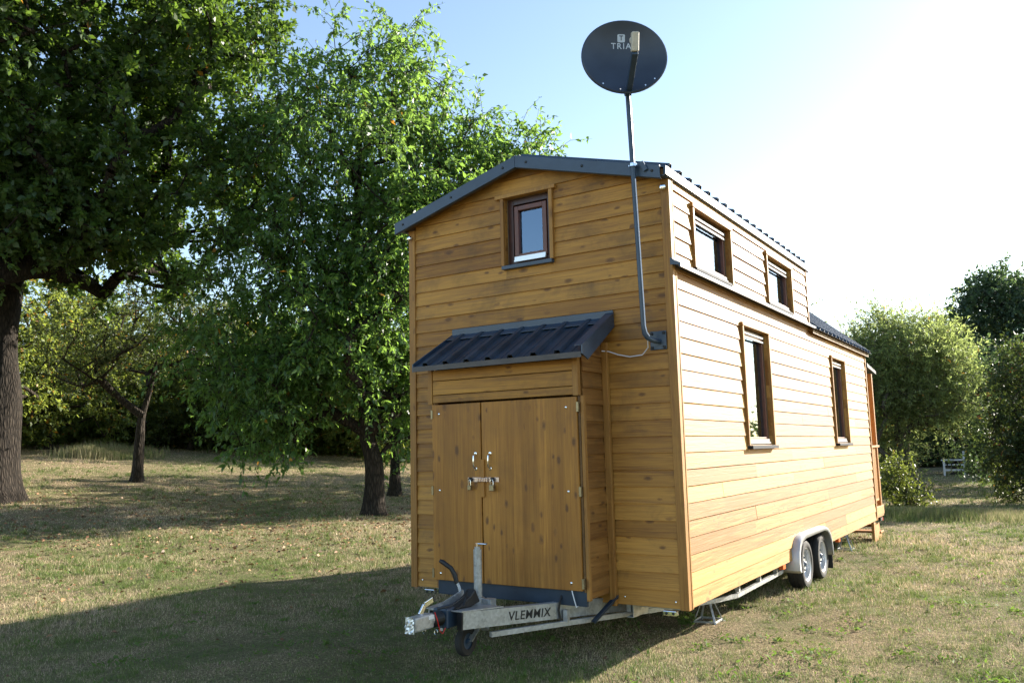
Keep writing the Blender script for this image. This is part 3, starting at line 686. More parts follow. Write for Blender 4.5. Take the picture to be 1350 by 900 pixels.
for i in range(15): prof.append((0.050 if i % 2 else 0.038, i*0.0125))
m.lathe(prof, (hx, -1.345, 0.055), (0, 1, 0), 20); m.build('bellows', M_['black'], cp, 0, False)
m = MB(); m.box(hx-0.062, hx+0.062, -1.25, -1.10, -0.012, 0.115); m.build('overrun_housing', M_['metal'], house, 0.01)
m = MB(); m.tube([(1.30, -1.37, 0.115), (1.315, -1.36, 0.06), (1.31, -1.33, -0.01), (1.30, -1.29, -0.035), (1.31, -1.27, 0.0)], 0.003, 6); m.build('breakaway_cable', M_['red'], house)
for x in (1.20, 1.30):
    m = MB(); m.tube([(x+0.014*math.cos(a), -1.36, -0.012+0.018*math.sin(a)) for a in [R(20*i) for i in range(0, 18)]], 0.003, 6); m.build('cable_hook', M_['chrome'], house)
# parking brake lever, jack
m = MB(); m.bar((1.20, -1.20, 0.10), (1.20, -0.92, 0.16), 0.012, 0.05); m.tube([(1.20, -0.93, 0.10), (1.165, -0.92, 0.20), (1.145, -0.92, 0.235)], 0.011, 10); hb = m.build('brake_lever', M_['galv'], house, 0, True)
m = MB(); m.tube([(1.145, -0.92, 0.225), (1.135, -0.93, 0.285), (1.110, -0.94, 0.330), (1.050, -0.96, 0.372), (1.030, -0.965, 0.380)], [0.016, 0.017, 0.016, 0.017, 0.012], 12); m.build('grip', M_['black'], hb, 0, True)
m = MB(); m.prism([(-1.20, 0.10), (-1.02, 0.165), (-0.96, 0.205), (-0.90, 0.11), (-1.02, 0.09)], 'x', 1.262, 1.335); m.build('lever_cover', M_['black'], hb, 0.01)
m = MB(); m.tube([(1.27, -1.30, 0.12), (1.31, -1.20, 0.13), (1.33, -1.10, 0.17), (1.32, -1.04, 0.20), (1.34, -1.10, 0.12), (1.33, -1.18, 0.105)], 0.007, 8); m.build('brake_cable', M_['black'], house, 0, True)
jx, jy = 1.255, -0.815
m = MB(); m.tube([(jx, jy, -0.04), (jx, jy, 0.452)], 0.030, 20); m.tube([(jx, jy, 0.452), (jx, jy, 0.470)], 0.022, 16); jk = m.build('jockey_wheel', M_['galv'], house, 0, True)
m = MB(); m.tube([(jx, jy, 0.468), (jx, jy, 0.498)], 0.010, 10); m.tube([(jx-0.01, jy, 0.492), (jx+0.085, jy-0.01, 0.492), (jx+0.09, jy-0.01, 0.50)], 0.006, 8); m.build('crank', M_['chrome'], jk, 0, True)
m = MB(); m.lathe([(0.030, 0), (0.046, 0), (0.046, 0.075), (0.030, 0.075)], (jx, jy, 0.045), (0, 0, 1), 20, True); m.box(jx-0.13, jx-0.045, jy-0.02, jy+0.05, 0.05, 0.115); m.box(jx+0.045, jx+0.12, jy-0.02, jy+0.05, 0.05, 0.115); m.build('clamp', M_['galv'], jk, 0.003)
m = MB(); wc = Vector((jx-0.01, -0.960, -0.150))
m.bar((jx-0.035, jy, -0.03), (jx-0.045, wc.y, wc.z), 0.006, 0.045, (1, 0, 0)); m.bar((jx+0.03, jy, -0.03), (jx+0.025, wc.y, wc.z), 0.006, 0.045, (1, 0, 0)); m.box(jx-0.038, jx+0.036, jy-0.03, jy+0.03, -0.05, -0.03)
m.tube([(jx+0.05, jy-0.07, -0.02), (jx+0.05, jy-0.02, -0.085), (jx+0.05, jy+0.03, -0.10), (jx+0.05, jy+0.06, -0.05)], 0.014, 10); m.build('fork', M_['galv'], jk)
m = MB(); m.lathe([(0.055, -0.025), (0.090, -0.028), (0.100, -0.018), (0.103, 0), (0.100, 0.018), (0.090, 0.028), (0.055, 0.025)], wc, (1, 0, 0), 28, True); m.build('tyre', M_['tyre'], jk, 0, True)
m = MB(); m.lathe([(0.0, -0.03), (0.018, -0.03), (0.020, -0.015), (0.054, -0.012), (0.057, -0.022), (0.057, 0.022), (0.054, 0.012), (0.020, 0.015), (0.018, 0.034), (0, 0.034)], wc, (1, 0, 0), 24); m.build('rim', M_['metal'], jk, 0, True)
m = MB(); m.tube([(1.80, -0.425, 0.145), (1.815, -0.43, 0.10), (1.83, -0.42, 0.03), (1.84, -0.38, 0.045)], 0.004, 8); m.build('stay_wire', M_['white'], house)
m = MB(); m.tube([(1.70, -0.40, 0.10), (1.70, -0.43, 0.06), (1.69, -0.43, 0.0), (1.70, -0.42, -0.08), (1.72, -0.38, -0.10), (1.70, -0.30, -0.06), (1.70, -0.2, 0.0)], 0.008, 8); m.build('power_cable', M_['black'], house)
# wheels
for x_out, sgn in ((2.535, 1), (-0.035, -1)):
    for y in (3.32, 4.03):
        c = Vector((x_out, y, -0.100)); ax = (sgn, 0, 0)
        Rr = 0.248
        m = MB(); m.lathe([(0.168, -0.012), (0.180, -0.004), (0.205, 0.0), (0.228, -0.006), (0.241, -0.022), (Rr, -0.035), (Rr, -0.060), (Rr-0.006, -0.062), (Rr-0.006, -0.070), (Rr, -0.072), (Rr, -0.098), (Rr-0.006, -0.100), (Rr-0.006, -0.108), (Rr, -0.110), (Rr, -0.145), (0.241, -0.160), (0.205, -0.175), (0.168, -0.170)], c, ax, 48, True)
        wh = m.build('wheel', M_['tyre'], house, 0, True)
        m = MB(); m.lathe([(0.0, -0.035), (0.036, -0.035), (0.040, -0.050), (0.060, -0.052), (0.085, -0.044), (0.105, -0.058), (0.125, -0.066), (0.150, -0.055), (0.155, -0.018), (0.168, -0.010), (0.170, -0.016), (0.160, -0.03), (0.158, -0.15), (0.0, -0.15)], c, ax, 48)
        rm = m.build('rim', M_['rim'], wh, 0, True)
        for k in range(5):
            m = MB(); q = 2*math.pi*k/5; p = c+Vector((0, math.cos(q)*0.066, math.sin(q)*0.066)); m.lathe([(0.009, -0.05), (0.009, -0.034), (0.005, -0.030)], p, ax, 6); m.build('wheel_nut', M_['metal'], wh, 0, True)
        m = MB(); m.lathe([(0.026, -0.04), (0.026, -0.022), (0.018, -0.016)], c, ax, 20)
        m.build('hub_cap', M_['metal'], wh, 0, True)
    X = lambda x: x if sgn > 0 else 2.5-x
    # double mudguard: profile in y,z
    prof = [(2.83, -0.125), (2.80, -0.100), (2.795, -0.02), (2.815, 0.085), (2.870, 0.165), (2.965, 0.215), (3.15, 0.235), (3.60, 0.235), (3.98, 0.232), (4.14, 0.205), (4.25, 0.140), (4.305, 0.060), (4.325, -0.03), (4.33, -0.12)]
    inn = [(2.875, -0.120), (2.86, -0.09), (2.850, -0.02), (2.868, 0.065), (2.915, 0.128), (2.99, 0.168), (3.15, 0.186), (3.60, 0.188), (3.96, 0.186), (4.10, 0.162), (4.20, 0.110), (4.255, 0.040), (4.285, -0.04), (4.30, -0.12)]
    m = MB(); n = len(prof); vs = []
    for (p, x) in ((prof, 2.36), (prof, 2.555), (None, 2.580), (inn, 2.580)):
        for i in range(n):
            if p is None: a = (prof[i][0]*0.75+inn[i][0]*0.25, prof[i][1]*0.75+inn[i][1]*0.25)
            else: a = p[i]
            vs.append((X(x), a[0], a[1]))
    fs = [(r_*n+i, r_*n+i+1, (r_+1)*n+i+1, (r_+1)*n+i) for r_ in range(3) for i in range(n-1)]
    m.add(vs, fs); mg = m.build('mudguard', M_['fender'], house, 0, True, recalc=False)
    mod = mg.modifiers.new('thick', 'SOLIDIFY'); mod.thickness = 0.004; mod.offset = 0
    m = MB(); m.box(min(X(2.36), X(2.56)), max(X(2.36), X(2.56)), 4.335, 4.345, -0.27, -0.05); m.build('mud_flap', M_['black'], mg)
    m = MB(); m.box(min(X(2.12), X(2.36)), max(X(2.12), X(2.36)), 2.9, 4.3, 0.19, 0.2); m.box(min(X(2.10), X(2.12)), max(X(2.10), X(2.12)), 2.9, 4.3, -0.02, 0.2); m.build('wheel_housing', M_['black'], mg)
for y in (3.32, 4.03): m = MB(); m.tube([(0.02, y, -0.10), (2.48, y, -0.10)], 0.03, 12); m.build('axle', M_['galv'], house)
# lamps on the trailer
for x in (0.14, 2.325):
    m = MB(); m.box(x, x+0.105, -0.045, 0.0, -0.048, -0.012); lp = m.build('marker_lamp', M_['chrome'], house, 0.006)
    
    for q in (0.03, 0.082): m = MB(); m.lathe([(0.010, 0), (0.010, 0.004), (0.004, 0.006)], (x+q, -0.046, -0.03), (0, -1, 0), 10); m.build('lens', M_['black'], lp)
for y in (2.55, 5.05):
    m = MB(); m.box(2.455, 2.50, y-0.045, y+0.045, -0.055, -0.005); m.build('side_reflector', M_['orange'], house, 0.006)
# ---- porch at the back
PZ = 0.02
m = MB(); m.box(0.9, 2.51, YB+0.03, 8.25, PZ, PZ+0.03); m.box(2.46, 2.515, YB+0.03, 8.27, PZ+0.0301, PZ+0.16); m.box(0.9, 2.455, 8.22, 8.265, PZ+0.0301, PZ+0.16); m.build('porch_floor', M_['porch'], house, 0.003)
m = MB(); m.box(2.45, 2.51, 8.09, 8.15, PZ+0.161, 2.20); m.build('porch_post', M_['porch'], house, 0.004)
m = MB(); m.box(0.92, 0.98, 8.09, 8.15, PZ+0.0301, 2.20); m.build('porch_post', M_['porch'], house, 0.004)
m = MB(); m.box(2.44, 2.52, YB+0.03, 8.26, 1.06, 1.09); m.box(2.47, 2.49, YB+0.03, 8.089, 0.26, 0.29)
for i in range(9): m.box(2.472, 2.488, YB+0.05+i*0.05, YB+0.082+i*0.05, 0.291, 1.059)
m.build('porch_railing', M_['porch'], house, 0.002)
m = MB(); m.box(1.98, 2.0, YB+0.03, 8.12, PZ+0.032, 2.18); m.build('porch_side_wall', M_['porch'], house)
m = MB(); m.add([(0.85, YB+0.03, 2.27), (2.54, YB+0.03, 2.27), (2.54, 8.36, 2.20), (0.85, 8.36, 2.20), (0.85, YB+0.03, 2.33), (2.54, YB+0.03, 2.33), (2.54, 8.36, 2.25), (0.85, 8.36, 2.25)],
    [(3,2,1,0),(4,5,6,7),(0,1,5,4),(1,2,6,5),(2,3,7,6),(3,0,4,7)]); m.build('porch_roof', M_['metal'], house, 0.003)
m = MB(); m.box(2.42, 2.50, 8.0, 8.16, -0.045, 0.0); m.build('lamp_bracket', M_['black'], house); m = MB(); m.box(2.44, 2.50, 8.161, 8.21, -0.055, -0.005); m.build('tail_lamp', M_['red'], house, 0.005)

# ---- porch steps standing on the grass
st = thing('wooden_steps', 'low wooden steps on the grass below the porch at the far end', 'steps', (2.0, 8.1, GZ))
for x in (2.40, 1.55):
    m = MB(); m.prism([(7.75, GZ), (8.36, GZ), (8.36, GZ+0.10), (8.20, GZ+0.10), (8.20, GZ+0.26), (7.75, GZ+0.30)], 'x', x, x+0.04); m.build('stringer', M_['porch'], st, 0.004)
m = MB(); m.box(1.50, 2.46, 8.18, 8.42, GZ+0.101, GZ+0.131); m.build('tread', M_['porch'], st, 0.004)
m = MB(); m.box(1.595, 2.395, 7.9, 8.19, GZ+0.22, GZ+0.25); m.build('tread', M_['porch'], st, 0.004)

# ---- satellite dish on its mast
dish = thing('satellite_dish', 'dark round satellite dish on a thin mast bolted to the front wall', 'satellite dish', (2.38, -0.10, 1.93))
m = MB(); m.box(2.318, 2.448, -0.032, -0.022, 1.865, 2.005); pl = m.build('mount_plate', M_['metal'], dish, 0.004)
for x in (2.335, 2.431):
    for z in (1.882, 1.988): m = MB(); m.lathe([(0.012, 0), (0.012, 0.008), (0.007, 0.012)], (x, -0.032, z), (0, -1, 0), 6); m.build('bolt', M_['black'], pl)
m = MB(); pts = [(2.392, -0.030, 1.925), (2.385, -0.075, 1.925), (2.372, -0.120, 1.930), (2.352, -0.155, 1.945), (2.338, -0.170, 1.975), (2.333, -0.174, 2.03)]
pts += [(2.333-0.042*(i/14)-0.010*math.sin(math.pi*i/14)*0, -0.174-0.01*i/14, 2.03+1.86*i/14) for i in range(1, 15)]
m.tube(pts, 0.0185, 16); m.build('mast', M_['metal'], dish, 0, True)
m = MB(); m.lathe([(0.0185, -0.012), (0.030, -0.012), (0.030, 0.012), (0.0185, 0.012)], (2.308, -0.179, 3.262), (0, 0, 1), 16, True); m.bar((2.275, -0.182, 3.262), (2.345, -0.182, 3.262), 0.012, 0.01); m.box(2.30, 2.318, -0.162, -0.136, 3.252, 3.272); m.build('mast_clamp', M_['chrome'], dish)
m = MB(); m.bar((2.395, -0.145, 3.215), (2.36, -0.145, 3.285), 0.02, 0.035); m.build('cable_box', M_['metal'], dish)
dc = Vector((2.325, -0.285, 4.085)); az = R(-29); tilt = R(1.0)
dn_ = Vector((-math.sin(az)*math.cos(tilt), -math.cos(az)*math.cos(tilt), math.sin(tilt)))
dn_ = Vector((math.sin(R(36)), -math.cos(R(36)), 0.02)).normalized()
dx = Vector((0, 0, 1)).cross(dn_).normalized(); dz = dn_.cross(dx)
W2, H2 = 0.320, 0.285; dep = 0.06
m = MB(); nr, na = 10, 56; vs = [dc-dn_*dep]
for i in range(1, nr+1):
    t = i/nr
    for k in range(na):
        q = 2*math.pi*k/na; vs.append(dc+dx*math.cos(q)*W2*t+dz*math.sin(q)*H2*t-dn_*dep*(1-t*t))
for k in range(na):
    q = 2*math.pi*k/na; vs.append(dc+dx*math.cos(q)*(W2+0.008)+dz*math.sin(q)*(H2+0.008)-dn_*0.004)
for k in range(na):
    q = 2*math.pi*k/na; vs.append(dc+dx*math.cos(q)*(W2+0.008)+dz*math.sin(q)*(H2+0.008)-dn_*0.018)
fs = [(0, 1+k, 1+(k+1) % na) for k in range(na)]
for i in range(nr+1): fs += [(1+i*na+k, 1+(i+1)*na+k, 1+(i+1)*na+(k+1) % na, 1+i*na+(k+1) % na) for k in range(na)]
m.add(vs, fs); rf = m.build('reflector', M_['dish'], dish, 0, True, recalc=False)
md = rf.modifiers.new('thick', 'SOLIDIFY'); md.thickness = 0.003; md.offset = 0
lg = text_mesh('TRIAX', 0.062, 0.0006, 0, 0.0006, 1.25)
def on_dish(a, b, o=0.003): return dc+dx*a+dz*b-dn_*(dep*(1-(a/W2)**2-(b/H2)**2))+dn_*o
def wrap(me, name, mat, a0, b0):
    off = root_of(rf)
    for v in me.vertices:
        p = on_dish(a0+v.co.x, b0+v.co.y, 0.0026+v.co.z); v.co = p-off
    me.materials.clear(); return link(name, me, mat, rf)
wrap(lg, 'lettering', M_['print'], 0.012, 0.105)
# rounded square emblem with a T cut-out shown as dark letter
bm = bmesh.new(); pr = []; hw = 0.029; rc = 0.009
for cx_, cy_, a0 in ((hw-rc, hw-rc, 0), (-(hw-rc), hw-rc, 90), (-(hw-rc), -(hw-rc), 180), (hw-rc, -(hw-rc), 270)):
    for k in range(5): pr.append((cx_+rc*math.cos(R(a0+k*22.5)), cy_+rc*math.sin(R(a0+k*22.5))))
bm.faces.new([bm.verts.new((x, y, 0)) for x, y in pr]); me = bpy.data.meshes.new('emblem'); bm.to_mesh(me); bm.free()
wrap(me, 'emblem', M_['print'], -0.012, 0.165)
lt = text_mesh('T', 0.05, 0.0004, 0, 0.0008)
for v in lt.vertices: v.co.z += 0.0012
wrap(lt, 'emblem_letter', M_['dish'], -0.012, 0.165)
b0 = dc-dz*(H2-0.015)+dn_*0.01+dx*0.03; lnb = dc+dn_*0.36+dz*(-0.105)+dx*0.0
m = MB(); m.bar(b0-dn_*0.08, lnb-dz*0.05, 0.042, 0.042); m.build('feed_arm', M_['metal'], dish, 0.003)
m = MB(); m.box(0, 0, 0, 0, 0, 0) if False else None
m.bar(lnb-dz*0.045-dn_*0.01, lnb+dz*0.085+dn_*0.03, 0.052, 0.050, dn_); m.lathe([(0.0, -0.055), (0.026, -0.05), (0.030, -0.03), (0.018, 0.0), (0.018, 0.02)], lnb+dz*0.055, dn_, 18); m.build('receiver_head', M_['lnb'], dish, 0.008)
m = MB(); m.bar(dc-dn_*(dep+0.045)-dz*0.16, dc-dn_*(dep+0.045)+dz*0.10, 0.11, 0.05, dn_); m.tube([(2.291, -0.184, 3.82), (2.290, -0.185, 4.02)], 0.026, 12); m.build('back_bracket', M_['metal'], dish, 0.004)
for q in (235, 300, 318, 262): m = MB(); m.lathe([(0.007, 0), (0.006, 0.004)], on_dish(math.cos(R(q))*(W2-0.02), math.sin(R(q))*(H2-0.02), 0.002), dn_, 8); m.build('screw', M_['chrome'], rf)
m = MB(); m.tube([(2.333-0.042*(z-2.03)/1.86+0.0195, -0.174-0.01*(z-2.03)/1.86-0.010, z) for z in (3.15, 2.9, 2.6, 2.3, 2.03)]+[(2.360, -0.180, 1.985), (2.374, -0.165, 1.955)], 0.0045, 6)
m.tube([(2.35, -0.15, 1.935), (2.330, -0.10, 1.88), (2.26, -0.05, 1.835), (2.15, -0.04, 1.83), (2.05, -0.035, 1.855), (1.975, -0.04, 1.885), (1.93, -0.07, 1.89)], 0.0045, 6)
m.tube([(2.296, -0.16, 3.80), (2.315, -0.165, 3.72), (2.303, -0.16, 3.66), (2.316, -0.16, 3.60), (2.305, -0.158, 3.50)], 0.005, 6); m.build('signal_cable', M_['cable'], dish, 0, True)

# ---- padlocks on the hasp
for x, s_, lb in ((0.938, 0.85, 'small padlock on the left half of the hasp across the cabinet doors'), (1.148, 1.1, 'larger padlock on the right half of the hasp across the cabinet doors')):
    t = thing('padlock', lb, 'padlock', (x, CY-0.06, 0.86), 'padlocks on the cabinet hasp')
    m = MB(); m.box(x-0.019*s_, x+0.019*s_, CY-0.072, CY-0.050, 0.868-0.022*s_, 0.868+0.020*s_); m.build('lock_body', M_['brass'], t, 0.004)
    m = MB(); m.tube([(x-0.012*s_, CY-0.061, 0.880), (x-0.012*s_, CY-0.061, 0.915), (x-0.006*s_, CY-0.061, 0.930), (x+0.006*s_, CY-0.061, 0.930), (x+0.012*s_, CY-0.061, 0.915), (x+0.012*s_, CY-0.061, 0.880)], 0.0035, 8); m.build('shackle', M_['chrome'], t, 0, True)

# ---- axle stands
def stand(x, y, label, hgt):
    z0 = tz(x, y)-0.004; t = thing('axle_stand', label, 'axle stand', (x, y, z0), 'steel axle stands under the trailer')
    m = MB(); top = z0+hgt*0.66
    for i, j in ((1, 1), (1, -1), (-1, -1), (-1, 1)):
        m.bar((x+i*0.10, y+j*0.10, z0), (x+i*0.022, y+j*0.022, top), 0.020, 0.006, (i, j, 0)); m.box(x+i*0.10-0.014, x+i*0.10+0.014, y+j*0.10-0.014, y+j*0.10+0.014, z0, z0+0.008)
    for i, j, k, l in ((1, 1, 1, -1), (1, -1, -1, -1), (-1, -1, -1, 1), (-1, 1, 1, 1)): m.bar((x+i*0.094, y+j*0.094, z0+0.02), (x+k*0.094, y+l*0.094, z0+0.02), 0.008, 0.018)
    m.build('tripod_base', M_['galv'], t, 0.001)
    m = MB(); m.tube([(x, y, z0+hgt*0.5), (x, y, z0+hgt-0.02)], 0.017, 12); m.box(x-0.035, x+0.035, y-0.02, y+0.02, z0+hgt-0.025, z0+hgt-0.012); m.build('saddle', M_['galv'], t, 0.002)
    m = MB(); m.box(x-0.034, x+0.034, y-0.034, y+0.034, z0+hgt*0.62, z0+hgt*0.84); m.build('collar', M_['orange'], t, 0.008)
stand(2.16, 1.31, 'steel axle stand with orange collar under the near right corner of the trailer', 0.345)
stand(2.26, 6.52, 'steel axle stand behind the trailer wheels on the sunlit side', 0.345)
# ================================================================== vegetation
def basis(px):
    """unit vectors right and away for a thing standing in the direction of photo column px"""
    d = fw + rr*((px-675)/1087.9); a = math.atan2(d.x, d.y)
    return np.array([math.cos(a), -math.sin(a), 0]), np.array([math.sin(a), math.cos(a), 0])
def tubes_np(segs, n=6):
    """segs: (p0, p1, r0, r1) -> verts, faces of open frustums"""
    P0 = np.array([s[0] for s in segs]); P1 = np.array([s[1] for s in segs]); r0_ = np.array([s[2] for s in segs]); r1_ = np.array([s[3] for s in segs])
    d = P1-P0; L = np.linalg.norm(d, axis=1, keepdims=True)+1e-9; d = d/L
    P1 = P1+d*np.minimum(L*0.04, 0.02)
    ref = np.where(np.abs(d[:, 2:3]) < 0.9, np.array([[0, 0, 1.0]]), np.array([[1.0, 0, 0]]))
    a = np.cross(d, ref); a /= np.linalg.norm(a, axis=1, keepdims=True); b = np.cross(d, a)
    q = 2*np.pi*np.arange(n)/n; ring = a[:, None]*np.cos(q)[None, :, None]+b[:, None]*np.sin(q)[None, :, None]
    v = np.concatenate([P0[:, None]+ring*r0_[:, None, None], P1[:, None]+ring*r1_[:, None, None]], 1)
    base = (np.arange(len(segs))*2*n)[:, None]; k = np.arange(n); k2 = (k+1) % n
    f = np.stack([base+k, base+k2, base+n+k2, base+n+k], -1)
    return v.reshape(-1, 3), f.reshape(-1, 4)
def smooth_path(P, per=5):
    P = [np.array(p, float) for p in P]; P = [2*P[0]-P[1]]+P+[2*P[-1]-P[-2]]; out = []
    for i in range(1, len(P)-2):
        for k in range(per):
            t = k/per; out.append((0.5*((2*P[i])+(-P[i-1]+P[i+1])*t+(2*P[i-1]-5*P[i]+4*P[i+1]-P[i+2])*t*t+(-P[i-1]+3*P[i]-3*P[i+1]+P[i+2])*t**3), (i-1+t)/(len(P)-3)))
    out.append((P[-2], 1.0)); return out
def trunk_np(trunk, r, rng, n=20):
    S = smooth_path(trunk, 7); pts = np.array([s[0] for s in S]); f = np.array([s[1] for s in S])
    pts[0, 2] -= 0.12; hh = pts[:, 2]
    rad = r*(1-0.80*f**0.9)+r*0.48*np.exp(-np.maximum(hh+0.1, 0)/(0.7*r)); q = 2*np.pi*np.arange(n)/n; ph = rng.uniform(0, 6.28, 4)
    lobes = 1+0.16*np.exp(-np.maximum(hh, 0)/(2.2*r))[:, None]*np.sin(5*q+ph[0])[None]+0.045*np.sin(3*q[None]+hh[:, None]*1.7+ph[1])+0.03*np.sin(7*q[None]-hh[:, None]*2.9+ph[2])
    R_ = rad[:, None]*lobes
    v = pts[:, None]+np.stack([np.cos(q)[None]*R_, np.sin(q)[None]*R_, np.zeros_like(R_)], -1)
    m_ = len(pts); base = (np.arange(m_-1)*n)[:, None]; k = np.arange(n); k2 = (k+1) % n
    return v.reshape(-1, 3), np.stack([base+k, base+k2, base+n+k2, base+n+k], -1).reshape(-1, 4)
def leaves_np(P, D, size, rng, width=0.45, fold=0.25):
    """leaf quads (folded diamonds) at P pointing along D"""
    n = len(P); D = D/(np.linalg.norm(D, axis=1, keepdims=True)+1e-9)
    up = rng.normal(size=(n, 3))*0.7+np.array([0, 0, 1.0]); s = np.cross(D, up); s /= (np.linalg.norm(s, axis=1, keepdims=True)+1e-9)
    nn = np.cross(s, D); L = (size*rng.uniform(0.45, 1.35, n))[:, None]; W = L*width*rng.uniform(0.8, 1.2, n)[:, None]/2
    m = P+D*L*0.45
    v = np.stack([P, m+s*W+nn*L*fold*0.35, P+D*L-nn*L*0.10, m-s*W+nn*L*fold*0.35], 1)
    f = np.arange(n*4).reshape(n, 4); return v.reshape(-1, 3), f
def make_tree(rng, trunk, ells, n_cl, twigs, per_twig, leaf, twig_len, droop, trunk_r, tip_r=0.006, width=0.45, holes=0.35, shell=0.35,
              spread=0.75, upb=0.15, hole_scale=1.0, extra=None):
    """skeleton grown from clump centres back to the trunk, leaves set along twigs; all local to the foot"""
    nodes = [np.array(p, float) for p in trunk]; par = [-1]+list(range(len(trunk)-1)); kids_leaf = [0.0]*len(nodes)
    C_ = []; vol = np.array([e[3]*e[4]*e[5] for e in ells]); vol = vol**0.8; vol /= vol.sum()
    ph = rng.uniform(0, 6.28, 6)
    tries = 0
    while len(C_) < n_cl and tries < n_cl*60:
        tries += 1
        e = ells[rng.choice(len(ells), p=vol)]; u = rng.normal(size=3); u /= np.linalg.norm(u); r_ = rng.uniform(shell**3, 1)**(1/3)
        p = np.array(e[:3])+u*r_*np.array(e[3:6])
        if p[2] < 0.12: continue
        q = p*hole_scale
        h = math.sin(q[0]*1.9+ph[0]+q[2]*0.7)*math.sin(q[2]*2.1+ph[1]+q[1]*0.5)*math.sin(q[1]*1.7+ph[2])+0.5*math.sin(q[0]*4.1+ph[3])*math.sin(q[2]*4.3+ph[4])*math.sin(q[1]*3.9+ph[5])
        if h < -0.55+holes*0.9 and rng.random() < 0.85*min(1, holes*1.6): continue
        C_.append(p)
    if extra is not None: C_ += [np.array(p, float) for p in extra]
    C_ = np.array(C_); start = nodes[min(len(trunk)-1, 1)]
    order = np.argsort(np.linalg.norm(C_-start, axis=1)); tips = []
    for i in order:
        p = C_[i]; N = np.array(nodes); d = np.linalg.norm(N-p, axis=1)
        horiz = np.linalg.norm((N-p)[:, :2], axis=1); pen = np.maximum(0, N[:, 2]-p[2]+upb*horiz)*1.2   # limbs rise outwards
        cost = d+pen; cost[0] += 50; j = int(np.argmin(cost)); a = N[j]
        L = np.linalg.norm(p-a); k = max(1, int(L/0.55)); pj = j
        sag = rng.normal(size=3)*0.10*L
        for t in range(1, k+1):
            f = t/k; q = a+(p-a)*f+sag*math.sin(math.pi*f)+np.array([0, 0, 0.10*L*math.sin(math.pi*f)])+(rng.normal(size=3)*0.05 if t < k else 0)
            nodes.append(q); par.append(pj); kids_leaf.append(0.0); pj = len(nodes)-1
        tips.append(pj); kids_leaf[pj] += 1
    for i in range(len(nodes)-1, 0, -1): kids_leaf[par[i]] += kids_leaf[i]
    tot = kids_leaf[0]; rad = [max(tip_r, trunk_r*0.85*(max(k_, 0.3)/tot)**0.52) for k_ in kids_leaf]
    segs = []
    for i in range(1, len(nodes)):
        if i < len(trunk): continue
        r1_ = rad[i]; r0_ = min(rad[par[i]] if par[i] >= len(trunk) else rad[i]*1.35, rad[i]*1.35)
        segs.append((nodes[par[i]], nodes[i], r0_, r1_))
    big = [s for s in segs if s[2] > 0.05]; sm = [s for s in segs if s[2] <= 0.05]
    LP, LD, tw = [], [], []
    for ti in tips:
        p = nodes[ti]; g_ = p-nodes[par[ti]]; g_ = g_/(np.linalg.norm(g_)+1e-9)
        for _ in range(twigs):
            d = g_*0.55+rng.normal(size=3)*spread; d[2] -= droop*0.25; d /= np.linalg.norm(d); L = twig_len*rng.uniform(0.55, 1.3)
            o0 = p+rng.normal(size=3)*0.10; mid = o0+d*L*0.5; d2 = d+np.array([0, 0, -droop*0.7]); d2 /= np.linalg.norm(d2); end = mid+d2*L*0.5
            tw.append((o0, mid, tip_r*0.9, tip_r*0.6)); tw.append((mid, end, tip_r*0.6, tip_r*0.3))
            t = rng.uniform(0.1, 1.05, per_twig)[:, None]
            pos = np.where(t < 0.5, o0+(mid-o0)*t*2, mid+(end-mid)*(t*2-1))
            ld = rng.normal(size=(per_twig, 3))*0.75+d*0.6+np.array([0, 0, -droop])
            LP.append(pos+rng.normal(size=(per_twig, 3))*0.015); LD.append(ld)
    vk, fk = trunk_np(trunk, trunk_r, rng)
    vb, fb = tubes_np(big, 12) if big else (np.zeros((0, 3)), np.zeros((0, 4), int))
    vs, fs = tubes_np(sm, 5); vt, ft = tubes_np(tw, 3)
    if len(vb):
        nz = 0.06*np.sin(vb[:, 0]*23+vb[:, 2]*3)+0.05*np.sin(vb[:, 1]*29-vb[:, 2]*4); ctr = np.repeat(np.array([(s[0]+s[1])/2 for s in big]), 24, axis=0)
        off = vb-ctr; off[:, 2] = 0; vb = vb+off*nz[:, None]
    V = np.concatenate([vb, vs, vt, vk]); F = np.concatenate([fb, fs+len(vb), ft+len(vb)+len(vs), fk+len(vb)+len(vs)+len(vt)])
    lv, lf = leaves_np(np.concatenate(LP), np.concatenate(LD), leaf, rng, width)
    return (V, F), (lv, lf)
def plant_tree(name, label, cat, px, D, lm, bm_, seed, group=None, rot=True, foot=None, **kw):
    """the crown is laid out in (sideways, away, up) metres from the foot"""
    rng = np.random.default_rng(seed); (V, F), (lv, lf) = make_tree(rng, **kw)
    r_, a_ = basis(px); B = np.array([r_, a_, [0, 0, 1]])
    x, y, z = polar(px, D); t = thing(name, label, cat, (x, y, z-0.03), group)
    link('trunk', np_mesh('trunk', V@B, F, True), bm_, t); link('crown', np_mesh('crown', lv@B, lf), lm, t)
    return t
def copy_tree(o, loc, rz, sc, label, group=None):
    r_ = o.copy(); C.objects.link(r_); r_.location = loc; r_.rotation_euler = (0, 0, rz); r_.scale = (sc, sc, sc); r_['label'] = label
    if group: r_['group'] = group
    for ch in o.children:
        c = ch.copy(); C.objects.link(c); c.parent = r_
    return r_
BK = bark_mat('rough grey brown bark', (0.014, 0.011, 0.008), (0.060, 0.047, 0.035))
BKO = bark_mat('dark oak bark', (0.010, 0.008, 0.006), (0.042, 0.033, 0.025))
BKL = bark_mat('grey willow bark', (0.06, 0.05, 0.04), (0.20, 0.18, 0.14))
L_OAK = leaf_mat('oak leaves', (0.022, 0.050, 0.018), (0.060, 0.105, 0.032), (0.20, 0.33, 0.04), 0.003, 0.40, 0.38)
